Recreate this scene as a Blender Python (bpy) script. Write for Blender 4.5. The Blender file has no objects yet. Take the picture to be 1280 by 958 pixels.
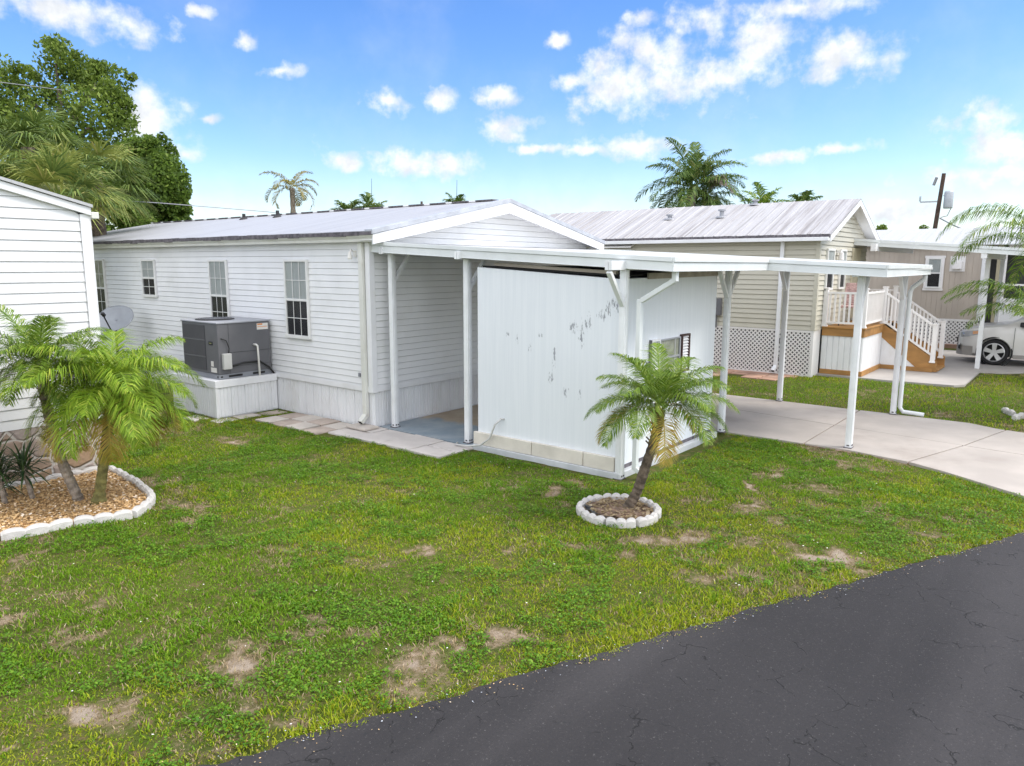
import bpy, bmesh, math, random
import numpy as np
from mathutils import Vector, Matrix
random.seed(7); RNG = np.random.default_rng(7)
S = bpy.context.scene
COL = S.collection
rad = math.radians
LOC = {}          # world position of every object (no rotations are used on parents)

# ------------------------------------------------------------------ camera
cam = bpy.data.cameras.new("camera"); co = bpy.data.objects.new("camera", cam); COL.objects.link(co)
cam.sensor_width = 36.0; cam.lens = 910.75 / 1280 * 36; cam.clip_start = 0.05; cam.clip_end = 3000
_r = Vector((0.62399, -0.78143, 0.00275)); _d = Vector((0.77151, 0.61550, -0.16102)).normalized()
_u = _r.cross(_d).normalized(); _r = _d.cross(_u)
co.matrix_world = Matrix(((_r.x, _u.x, -_d.x, -7.5467), (_r.y, _u.y, -_d.y, -8.8452), (_r.z, _u.z, -_d.z, 2.6145), (0, 0, 0, 1)))
S.camera = co
CAM = np.array([-7.5467, -8.8452, 2.6145])

# ------------------------------------------------------------------ materials
def new_mat(name):
    m = bpy.data.materials.new(name); m.use_nodes = True
    nt = m.node_tree; b = nt.nodes['Principled BSDF']
    return m, nt, b
def N(nt, t, **kw):
    n = nt.nodes.new(t)
    for k, v in kw.items():
        if k.startswith('i_'): n.inputs[k[2:].replace('_', ' ')].default_value = v
        else: setattr(n, k, v)
    return n
def c4(c): return (c[0], c[1], c[2], 1.0)
def mixc(nt, fac, a, b, blend='MIX'):
    n = nt.nodes.new('ShaderNodeMix'); n.data_type = 'RGBA'; n.blend_type = blend
    for sock, v in ((n.inputs['Factor'], fac), (n.inputs['A'], a), (n.inputs['B'], b)):
        pass
    def put(s, v):
        if isinstance(v, bpy.types.NodeSocket): nt.links.new(v, s)
        elif isinstance(v, (int, float)): s.default_value = v
        else: s.default_value = c4(v)
    put(n.inputs[0], fac); put(n.inputs[6], a); put(n.inputs[7], b)
    return n.outputs[2]
def math_n(nt, op, a, b=None, c=None, clamp=False):
    n = nt.nodes.new('ShaderNodeMath'); n.operation = op; n.use_clamp = clamp
    for i, v in enumerate((a, b, c)):
        if v is None: continue
        if isinstance(v, bpy.types.NodeSocket): nt.links.new(v, n.inputs[i])
        else: n.inputs[i].default_value = v
    return n.outputs[0]
def ramp(nt, fac, lo, hi):
    n = nt.nodes.new('ShaderNodeMapRange'); n.clamp = True; n.interpolation_type = 'SMOOTHSTEP'
    nt.links.new(fac, n.inputs[0]); n.inputs[1].default_value = lo; n.inputs[2].default_value = hi
    return n.outputs[0]
def obj_coords(nt, scale=(1, 1, 1)):
    t = nt.nodes.new('ShaderNodeTexCoord'); mp = nt.nodes.new('ShaderNodeMapping')
    mp.inputs['Scale'].default_value = scale; nt.links.new(t.outputs['Object'], mp.inputs[0])
    return mp.outputs[0]
def noise(nt, vec, scale, detail=3.0, rough=.55, dist=0.0):
    n = nt.nodes.new('ShaderNodeTexNoise'); n.inputs['Scale'].default_value = scale
    n.inputs['Detail'].default_value = detail; n.inputs['Roughness'].default_value = rough; n.inputs['Distortion'].default_value = dist
    nt.links.new(vec, n.inputs['Vector']); return n.outputs['Fac']
def add_bump(nt, b, h, strength=.2, dist=.01):
    n = nt.nodes.new('ShaderNodeBump'); n.inputs['Strength'].default_value = strength; n.inputs['Distance'].default_value = dist
    nt.links.new(h, n.inputs['Height']); nt.links.new(n.outputs[0], b.inputs['Normal'])
def mat(name, col, rough=.55, var=.12, scale=4., bump=0., bscale=60., metal=0., dirt=None, dirt_amt=.35, dscale=2.5, stretch=(1, 1, 1), spec=.5):
    m, nt, b = new_mat(name)
    v = obj_coords(nt, stretch)
    f = noise(nt, v, scale, 5.)
    lo = [max(0, x * (1 - var)) for x in col]; hi = [min(1, x * (1 + var)) for x in col]
    c = mixc(nt, ramp(nt, f, .3, .7), lo, hi)
    if dirt:
        f2 = noise(nt, v, dscale, 6., .65)
        fd = math_n(nt, 'MULTIPLY', ramp(nt, f2, .48, .75), dirt_amt)
        c = mixc(nt, fd, c, dirt)
    nt.links.new(c, b.inputs['Base Color'])
    b.inputs['Roughness'].default_value = rough; b.inputs['Metallic'].default_value = metal
    b.inputs['Specular IOR Level'].default_value = spec
    if bump: add_bump(nt, b, noise(nt, obj_coords(nt), bscale, 4.), bump, .01)
    return m

M = {}
M['vinyl'] = mat('white_vinyl_siding', (.80, .805, .815), .5, .04, 1.3, dirt=(.50, .50, .46), dirt_amt=.22, dscale=1.1)
M['vinyl_left'] = mat('white_wide_vinyl_siding', (.72, .725, .735), .5, .04, 1.0, dirt=(.55, .55, .52), dirt_amt=.15, dscale=1.3)
M['skirt'] = mat('white_skirting_panel', (.77, .775, .79), .55, .05, 2., dirt=(.45, .41, .34), dirt_amt=.3, dscale=1.6, stretch=(1, 1, .5))
M['trim'] = mat('white_trim_paint', (.78, .785, .80), .45, .04, 2., dirt=(.55, .54, .48), dirt_amt=.2)
M['gutter'] = mat('weathered_white_gutter', (.70, .70, .65), .45, .06, 2., dirt=(.42, .40, .32), dirt_amt=.35, dscale=3)
M['post'] = mat('white_painted_metal_post', (.77, .785, .80), .4, .05, 3., dirt=(.5, .5, .46), dirt_amt=.25, dscale=5)
M['carport_roof'] = mat('white_aluminium_pan_roof', (.66, .665, .67), .45, .05, 2., dirt=(.52, .52, .48), dirt_amt=.28, dscale=2)
M['fascia'] = mat('white_carport_fascia', (.70, .73, .735), .4, .05, 2., dirt=(.5, .51, .49), dirt_amt=.2)
M['grey_metal'] = mat('grey_metal_rake_edge', (.40, .42, .46), .4, .12, 5.)
M['dark_edge'] = mat('dark_mildewed_drip_edge', (.11, .10, .11), .8, .5, 14.)
M['dark'] = mat('dark_gap', (.012, .012, .012), .9, .2)
M['black_pipe'] = mat('black_vent_pipe', (.02, .02, .022), .6, .2)
M['concrete'] = mat('driveway_concrete', (.42, .38, .345), .85, .10, 1.2, .35, 120, dirt=(.28, .235, .20), dirt_amt=.55, dscale=.9)
M['concrete_h2'] = mat('neighbour_driveway_concrete', (.40, .375, .35), .85, .08, 1.2, dirt=(.34, .30, .26), dirt_amt=.5, dscale=.7)
M['paver'] = mat('grey_beige_paving_slab', (.52, .47, .42), .88, .16, 1.8, .4, 90, dirt=(.34, .28, .23), dirt_amt=.5, dscale=1.9)
M['red_paver'] = mat('weathered_reddish_paver', (.40, .24, .17), .88, .3, 2.2, .4, 60, dirt=(.45, .38, .32), dirt_amt=.5)
M['edging'] = mat('cast_concrete_edging', (.56, .54, .52), .88, .12, 6., .5, 90, dirt=(.28, .27, .22), dirt_amt=.45, dscale=7)
M['block'] = mat('beige_concrete_block', (.66, .62, .55), .9, .08, 3., .4, 120, dirt=(.46, .42, .35), dirt_amt=.4)
M['slab'] = mat('pale_grey_painted_slab', (.52, .54, .56), .8, .1, 4., .3, 90)
M['lumber'] = mat('grey_beige_board', (.36, .32, .27), .8, .2, 6., stretch=(1, .2, 1))
M['ac_grey'] = mat('grey_powder_coat', (.135, .135, .145), .45, .06, 3., spec=.4)
M['ac_base'] = mat('galvanised_base_rail', (.22, .23, .25), .5, .1, 5.)
M['ac_top'] = mat('pale_grey_lid', (.33, .34, .37), .45, .06, 4.)
M['ac_coil'] = mat('dark_coil_guard', (.06, .06, .065), .6, .1)
M['box_grey'] = mat('light_grey_plastic', (.55, .55, .53), .5, .05)
M['pvc'] = mat('white_pvc', (.8, .78, .74), .4, .04)
M['rubber'] = mat('black_rubber', (.02, .02, .02), .6, .1)
M['sticker'] = mat('white_sticker', (.75, .72, .68), .5, .05)
M['orange'] = mat('orange_print', (.7, .25, .06), .5, .05)
M['dish'] = mat('grey_dish_paint', (.30, .32, .35), .45, .08)
M['curtain'] = mat('sheer_white_curtain', (.58, .63, .62), .9, .06)
M['curtain2'] = mat('patterned_curtain', (.50, .52, .42), .9, .25, 9.)
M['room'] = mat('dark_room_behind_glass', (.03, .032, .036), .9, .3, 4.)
M['muntin'] = mat('white_window_frame', (.76, .76, .74), .45, .04)
M['beige'] = mat('beige_vinyl_siding', (.53, .505, .42), .55, .05, 1.2, dirt=(.34, .32, .25), dirt_amt=.3, dscale=1.2)
M['taupe'] = mat('taupe_board_siding', (.47, .41, .35), .6, .08, 2., stretch=(1, 1, .3))
M['wood'] = mat('new_treated_lumber', (.36, .185, .055), .6, .22, 5., .3, 40, stretch=(1, .3, 1))
M['rail'] = mat('white_vinyl_railing', (.80, .78, .77), .4, .03)
M['pole'] = mat('dark_brown_pole_wood', (.07, .045, .035), .9, .3, 6.)
M['steel'] = mat('light_grey_steel', (.42, .45, .50), .5, .06)
M['wire'] = mat('grey_wire', (.28, .28, .30), .5, .05)
M['tyre'] = mat('tyre_rubber', (.012, .012, .013), .8, .2)
M['alloy'] = mat('silver_alloy', (.62, .62, .63), .3, .05, metal=.6)
M['black_trim'] = mat('black_plastic_trim', (.015, .015, .017), .5, .1)
M['chrome'] = mat('chrome_trim', (.7, .7, .7), .15, .02, metal=1.)
M['bumper'] = mat('grey_taupe_bumper_plastic', (.30, .28, .26), .5, .06)
M['fabric'] = mat('pink_striped_fabric', (.45, .30, .28), .9, .35, 14., stretch=(6, 1, 1))
M['cream'] = mat('cream_paint', (.55, .50, .36), .6, .06)
M['soil'] = mat('brown_leaf_litter_soil', (.20, .13, .09), .95, .5, 12., .6, 60, dirt=(.40, .32, .26), dirt_amt=.7, dscale=9)
M['liner'] = mat('black_plastic_liner', (.012, .012, .016), .4, .2)
M['louvre'] = mat('white_shutter_louvre', (.76, .76, .78), .5, .04)
M['maroon'] = mat('dark_maroon_shutter_frame', (.06, .03, .028), .6, .2)

def glass_mat(name, col, rough, transp):
    m, nt, b = new_mat(name)
    out = nt.nodes['Material Output']
    b.inputs['Base Color'].default_value = c4(col); b.inputs['Roughness'].default_value = rough; b.inputs['Specular IOR Level'].default_value = .8
    tr = nt.nodes.new('ShaderNodeBsdfTransparent'); mx = nt.nodes.new('ShaderNodeMixShader'); mx.inputs[0].default_value = transp
    nt.links.new(b.outputs[0], mx.inputs[1]); nt.links.new(tr.outputs[0], mx.inputs[2]); nt.links.new(mx.outputs[0], out.inputs[0])
    return m
M['glass'] = glass_mat('window_glass', (.02, .025, .025), .04, .72)
M['screen'] = glass_mat('screened_lower_sash', (.02, .02, .022), .25, .45)
M['car_glass'] = glass_mat('car_glass', (.01, .012, .014), .03, .25)
M['lens'] = glass_mat('clear_lamp_lens', (.5, .52, .55), .08, .35)
M['amber'] = glass_mat('amber_lamp_lens', (.75, .38, .18), .15, .1)

def car_paint():
    m, nt, b = new_mat('warm_silver_car_paint')
    b.inputs['Base Color'].default_value = (.70, .685, .66, 1); b.inputs['Metallic'].default_value = .1; b.inputs['Roughness'].default_value = .35
    b.inputs['Coat Weight'].default_value = .6; b.inputs['Coat Roughness'].default_value = .05
    return m
M['car'] = car_paint()

def roof_mat(name, col, streak_col, streak, axis):
    # metal roof: weathering streaks that run down the slope (axis 'x' = slope direction)
    m, nt, b = new_mat(name)
    st = (0.25, 5, .25) if axis == 'x' else (5, .25, .25)
    v = obj_coords(nt, st); f = noise(nt, v, 1.6, 6., .7)
    v2 = obj_coords(nt, (.25, 18, .25)); f2 = noise(nt, v2, 1.0, 4., .7)
    c = mixc(nt, math_n(nt, 'MULTIPLY', ramp(nt, f, .44, .72), streak), col, streak_col)
    c = mixc(nt, math_n(nt, 'MULTIPLY', ramp(nt, f2, .48, .7), streak * .7), c, [x * .6 for x in streak_col])
    f3 = noise(nt, obj_coords(nt), 30., 5., .7)
    c = mixc(nt, math_n(nt, 'MULTIPLY', ramp(nt, f3, .48, .7), .5), c, [x * .62 for x in col])
    nt.links.new(c, b.inputs['Base Color']); b.inputs['Roughness'].default_value = .5
    add_bump(nt, b, f3, .15, .01)
    return m
M['roof1'] = roof_mat('white_grey_metal_roof', (.385, .39, .41), (.27, .27, .285), .55, 'x')
M['roof2'] = roof_mat('stained_white_metal_roof', (.41, .405, .415), (.19, .165, .16), .8, 'x')
M['roof3'] = roof_mat('clean_white_metal_roof', (.46, .465, .475), (.36, .37, .385), .4, 'x')

def shed_mat():
    # white painted board with vertical grain streaks and grey flakes where the paint has peeled
    m, nt, b = new_mat('peeling_white_board_paint')
    v = obj_coords(nt)
    st = noise(nt, obj_coords(nt, (14, 14, .5)), 1.5, 5., .65)
    c = mixc(nt, ramp(nt, st, .3, .75), (.71, .745, .785), (.765, .795, .83))
    blot = noise(nt, v, .9, 4.)
    c = mixc(nt, math_n(nt, 'MULTIPLY', ramp(nt, blot, .45, .75), .35), c, (.67, .705, .745))
    fine = noise(nt, obj_coords(nt, (34, 34, 9)), 1.0, 5., .75)
    spots = [(-3.74, 1.83, .11, .13), (-3.86, 1.72, .07, .2), (-3.95, 1.9, .10, .16), (-4.15, 2.0, .10, .11), (-4.25, 2.08, .08, .14), (-4.33, 2.12, .08, .17), (-4.42, 2.1, .09, .15),
             (-2.68, 1.68, .09, .05), (-2.84, 1.60, .04, .11), (-3.22, 1.70, .08, .05), (-3.45, 1.44, .05, .22), (-3.40, 1.16, .06, .14), (-3.85, .98, .05, .09), (-3.05, 1.52, .03, .1), (-3.62, 1.0, .07, .1)]
    acc = None
    for (y, z, ry, rz) in spots:
        s = nt.nodes.new('ShaderNodeVectorMath'); s.operation = 'SUBTRACT'; nt.links.new(v, s.inputs[0]); s.inputs[1].default_value = (-1.5, y + 3.35, z)
        d = nt.nodes.new('ShaderNodeVectorMath'); d.operation = 'MULTIPLY'; nt.links.new(s.outputs[0], d.inputs[0]); d.inputs[1].default_value = (1 / .25, 1 / ry, 1 / rz)
        l = nt.nodes.new('ShaderNodeVectorMath'); l.operation = 'LENGTH'; nt.links.new(d.outputs[0], l.inputs[0])
        k = math_n(nt, 'SUBTRACT', 1.25, l.outputs['Value'], clamp=True)
        acc = k if acc is None else math_n(nt, 'MAXIMUM', acc, k)
    pm = math_n(nt, 'ADD', math_n(nt, 'MULTIPLY', acc, .26), fine)
    pk = math_n(nt, 'MULTIPLY', ramp(nt, pm, .68, .76), ramp(nt, acc, .02, .2))
    c = mixc(nt, math_n(nt, 'MULTIPLY', pk, .9), c, (.24, .25, .28))
    nt.links.new(c, b.inputs['Base Color']); b.inputs['Roughness'].default_value = .6
    add_bump(nt, b, st, .12, .01)
    return m
M['shed'] = shed_mat()

def leaf_mat(name, c1, c2, c3, rough=.5, transl=.25):
    m, nt, b = new_mat(name)
    g = nt.nodes.new('ShaderNodeNewGeometry'); rnd = g.outputs['Random Per Island']
    c = mixc(nt, ramp(nt, rnd, 0, .75), c1, c2)
    c = mixc(nt, ramp(nt, rnd, .82, 1.), c, c3)
    nt.links.new(c, b.inputs['Base Color']); b.inputs['Roughness'].default_value = rough; b.inputs['Specular IOR Level'].default_value = .2
    tl = nt.nodes.new('ShaderNodeBsdfTranslucent'); nt.links.new(c, tl.inputs[0])
    mx = nt.nodes.new('ShaderNodeMixShader'); mx.inputs[0].default_value = transl
    nt.links.new(b.outputs[0], mx.inputs[1]); nt.links.new(tl.outputs[0], mx.inputs[2])
    nt.links.new(mx.outputs[0], nt.nodes['Material Output'].inputs[0])
    return m
M['pygmy'] = leaf_mat('pygmy_palm_leaflet', (.075, .15, .016), (.19, .29, .035), (.38, .42, .10))
M['pygmy_y'] = leaf_mat('yellowing_palm_leaflet', (.30, .27, .045), (.42, .32, .06), (.40, .22, .05))
M['bed_palm'] = leaf_mat('bright_palm_leaflet', (.12, .22, .016), (.26, .39, .03), (.42, .46, .07))
M['queen'] = leaf_mat('queen_palm_leaflet', (.05, .10, .025), (.13, .20, .045), (.25, .26, .09))
M['queen_y'] = leaf_mat('olive_yellow_palm_leaflet', (.18, .17, .05), (.28, .24, .07), (.35, .26, .10))  # leaflets that are olive to yellow in their own colour
M['dead'] = leaf_mat('dead_palm_leaflet', (.24, .20, .16), (.36, .31, .27), (.42, .36, .30))
M['sabal'] = leaf_mat('cabbage_palm_leaf', (.08, .135, .035), (.18, .25, .06), (.31, .34, .10))
M['sabal_y'] = leaf_mat('yellow_green_palm_leaf', (.17, .22, .05), (.30, .33, .08), (.38, .34, .12))
M['yucca'] = leaf_mat('dark_yucca_leaf', (.025, .055, .022), (.05, .09, .03), (.10, .13, .05))
M['oak'] = leaf_mat('oak_leaf', (.075, .125, .022), (.19, .27, .045), (.31, .39, .09), .5, .45)
M['oak_b'] = leaf_mat('dark_oak_leaf', (.065, .115, .022), (.16, .25, .04), (.26, .35, .07), .5, .45)
M['grass'] = leaf_mat('lawn_grass_blade', (.10, .215, .009), (.21, .37, .018), (.36, .44, .05), .5, .4)
M['grass_edge'] = leaf_mat('yellow_green_edge_grass', (.25, .33, .014), (.41, .46, .025), (.50, .48, .08), .55, .4)
M['straw'] = leaf_mat('dry_grass_straw', (.26, .19, .10), (.40, .31, .19), (.48, .40, .28), .8, .2)
M['weed'] = leaf_mat('broad_weed_leaf', (.06, .165, .010), (.14, .28, .018), (.24, .37, .04), .5, .35)
M['mulch'] = leaf_mat('tan_shell_and_bark_chip', (.45, .27, .11), (.66, .45, .23), (.85, .74, .60), .9, 0.)
M['trunk'] = mat('fibrous_palm_trunk', (.13, .10, .075), .95, .5, 14., .9, 50, dirt=(.05, .035, .025), dirt_amt=.7, dscale=10)
M['trunk_pale'] = mat('pale_grey_palm_trunk', (.26, .22, .18), .9, .35, 12., .8, 50, dirt=(.10, .08, .06), dirt_amt=.6, dscale=9)
M['trunk_green'] = mat('mossy_palm_trunk', (.17, .155, .05), .9, .4, 12., .8, 50, dirt=(.05, .04, .03), dirt_amt=.6, dscale=9)
M['bark'] = mat('grey_brown_bark', (.13, .10, .085), .95, .4, 8., .6, 40)

def asphalt():
    m, nt, b = new_mat('dark_asphalt')
    v = obj_coords(nt)
    big = noise(nt, v, .35, 4.); fine = noise(nt, v, 62., 5., .8); mid = noise(nt, v, 3., 5., .6)
    c = mixc(nt, ramp(nt, big, .3, .7), (.019, .0175, .0188), (.029, .027, .0285))
    # paler wheel tracks along the road
    vt = nt.nodes.new('ShaderNodeMapping'); t = nt.nodes.new('ShaderNodeTexCoord'); nt.links.new(t.outputs['Object'], vt.inputs[0])
    vt.inputs['Rotation'].default_value = (0, 0, rad(24)); vt.inputs['Scale'].default_value = (.08, .9, 1)
    tr = noise(nt, vt.outputs[0], 1.2, 3.)
    c = mixc(nt, math_n(nt, 'MULTIPLY', ramp(nt, tr, .42, .68), .55), c, (.054, .050, .051))
    c = mixc(nt, math_n(nt, 'MULTIPLY', ramp(nt, mid, .5, .8), .3), c, (.018, .0175, .018))
    c = mixc(nt, ramp(nt, fine, .58, .74), c, (.13, .125, .12))
    c = mixc(nt, math_n(nt, 'MULTIPLY', ramp(nt, fine, .46, .28), .75), c, (.008, .012, .013))
    # cracks
    vd = nt.nodes.new('ShaderNodeVectorMath'); vd.operation = 'ADD'; nt.links.new(v, vd.inputs[0])
    nn = nt.nodes.new('ShaderNodeTexNoise'); nn.inputs['Scale'].default_value = 5.5; nn.inputs['Detail'].default_value = 5; nt.links.new(v, nn.inputs['Vector'])
    sc = nt.nodes.new('ShaderNodeVectorMath'); sc.operation = 'SCALE'; nt.links.new(nn.outputs['Color'], sc.inputs[0]); sc.inputs['Scale'].default_value = .26
    nt.links.new(sc.outputs[0], vd.inputs[1])
    vo = nt.nodes.new('ShaderNodeTexVoronoi'); vo.feature = 'DISTANCE_TO_EDGE'; vo.inputs['Scale'].default_value = 3.0; nt.links.new(vd.outputs[0], vo.inputs['Vector'])
    where = noise(nt, v, 1.1, 3., .6); brk = noise(nt, v, 5.0, 4., .7)
    ck = math_n(nt, 'MULTIPLY', ramp(nt, vo.outputs['Distance'], .017, .004), math_n(nt, 'MULTIPLY', ramp(nt, where, .46, .54), ramp(nt, brk, .47, .53)))
    c = mixc(nt, math_n(nt, 'MULTIPLY', ck, .85), c, (.006, .006, .006))
    nt.links.new(c, b.inputs['Base Color']); b.inputs['Roughness'].default_value = .82; b.inputs['Specular IOR Level'].default_value = .35
    h = math_n(nt, 'SUBTRACT', math_n(nt, 'MULTIPLY', fine, .5), math_n(nt, 'MULTIPLY', ck, 1.5))
    add_bump(nt, b, h, .5, .006)
    return m
M['asphalt'] = asphalt()

def ground_mat(name, use_attr):
    m, nt, b = new_mat(name)
    v = obj_coords(nt)
    n1 = noise(nt, v, .8, 5., .6); n2 = noise(nt, v, 9., 5., .7); n3 = noise(nt, v, 60., 4., .7)
    g = mixc(nt, ramp(nt, n1, .3, .7), (.06, .085, .014), (.105, .13, .022))
    g = mixc(nt, ramp(nt, n2, .45, .7), g, (.18, .125, .065))
    g = mixc(nt, math_n(nt, 'MULTIPLY', ramp(nt, n3, .5, .8), .5), g, (.045, .06, .014))
    if use_attr:
        a = nt.nodes.new('ShaderNodeAttribute'); a.attribute_name = 'bare'
        s = mixc(nt, ramp(nt, n2, .35, .7), (.22, .15, .09), (.36, .28, .20))
        s = mixc(nt, math_n(nt, 'MULTIPLY', ramp(nt, n3, .5, .75), .5), s, (.50, .44, .36))
        s = mixc(nt, math_n(nt, 'MULTIPLY', ramp(nt, a.outputs['Fac'], .62, .95), .35), s, (.50, .45, .39))
        mk = math_n(nt, 'ADD', a.outputs['Fac'], math_n(nt, 'MULTIPLY', math_n(nt, 'SUBTRACT', n2, .5), 1.1))
        g = mixc(nt, ramp(nt, mk, .2, .85), g, s)
    nt.links.new(g, b.inputs['Base Color']); b.inputs['Roughness'].default_value = .95; b.inputs['Specular IOR Level'].default_value = .15
    add_bump(nt, b, n3, .9, .03)
    return m
M['lawn'] = ground_mat('lawn_soil_and_thatch', True)
M['ground'] = ground_mat('far_grass_ground', False)

def floor_mat():
    m, nt, b = new_mat('worn_blue_painted_concrete')
    v = obj_coords(nt); n1 = noise(nt, v, 1.6, 6., .65)
    sx = nt.nodes.new('ShaderNodeSeparateXYZ'); nt.links.new(v, sx.inputs[0])
    edge = math_n(nt, 'ADD', sx.outputs[0], math_n(nt, 'MULTIPLY', math_n(nt, 'SUBTRACT', n1, .5), .9))
    c = mixc(nt, ramp(nt, n1, .35, .7), (.20, .255, .30), (.30, .34, .37))
    c2 = mixc(nt, ramp(nt, n1, .3, .7), (.30, .235, .165), (.40, .33, .25))
    c = mixc(nt, ramp(nt, edge, 1.0, 1.2), c, c2)
    nt.links.new(c, b.inputs['Base Color']); b.inputs['Roughness'].default_value = .7
    return m
M['blue_floor'] = floor_mat()

def stone_mat():
    m, nt, b = new_mat('pinkish_flagstone_veneer')
    v = obj_coords(nt, (1, 1, 1.2))
    vo = nt.nodes.new('ShaderNodeTexVoronoi'); vo.inputs['Scale'].default_value = 4.2; nt.links.new(v, vo.inputs['Vector'])
    ve = nt.nodes.new('ShaderNodeTexVoronoi'); ve.feature = 'DISTANCE_TO_EDGE'; ve.inputs['Scale'].default_value = 4.2; nt.links.new(v, ve.inputs['Vector'])
    sp = nt.nodes.new('ShaderNodeSeparateColor'); nt.links.new(vo.outputs['Color'], sp.inputs[0])
    c = mixc(nt, sp.outputs[0], (.33, .23, .16), (.40, .34, .32)); c = mixc(nt, ramp(nt, sp.outputs[1], .5, .9), c, (.38, .25, .15))
    n2 = noise(nt, v, 20., 5.); c = mixc(nt, math_n(nt, 'MULTIPLY', n2, .4), c, (.22, .18, .15))
    mort = ramp(nt, ve.outputs['Distance'], .06, .03)
    c = mixc(nt, mort, c, (.50, .46, .42)); nt.links.new(c, b.inputs['Base Color']); b.inputs['Roughness'].default_value = .9
    add_bump(nt, b, math_n(nt, 'ADD', ramp(nt, ve.outputs['Distance'], .02, .12), math_n(nt, 'MULTIPLY', n2, .4)), .7, .03)
    return m
M['stone'] = stone_mat()

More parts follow.
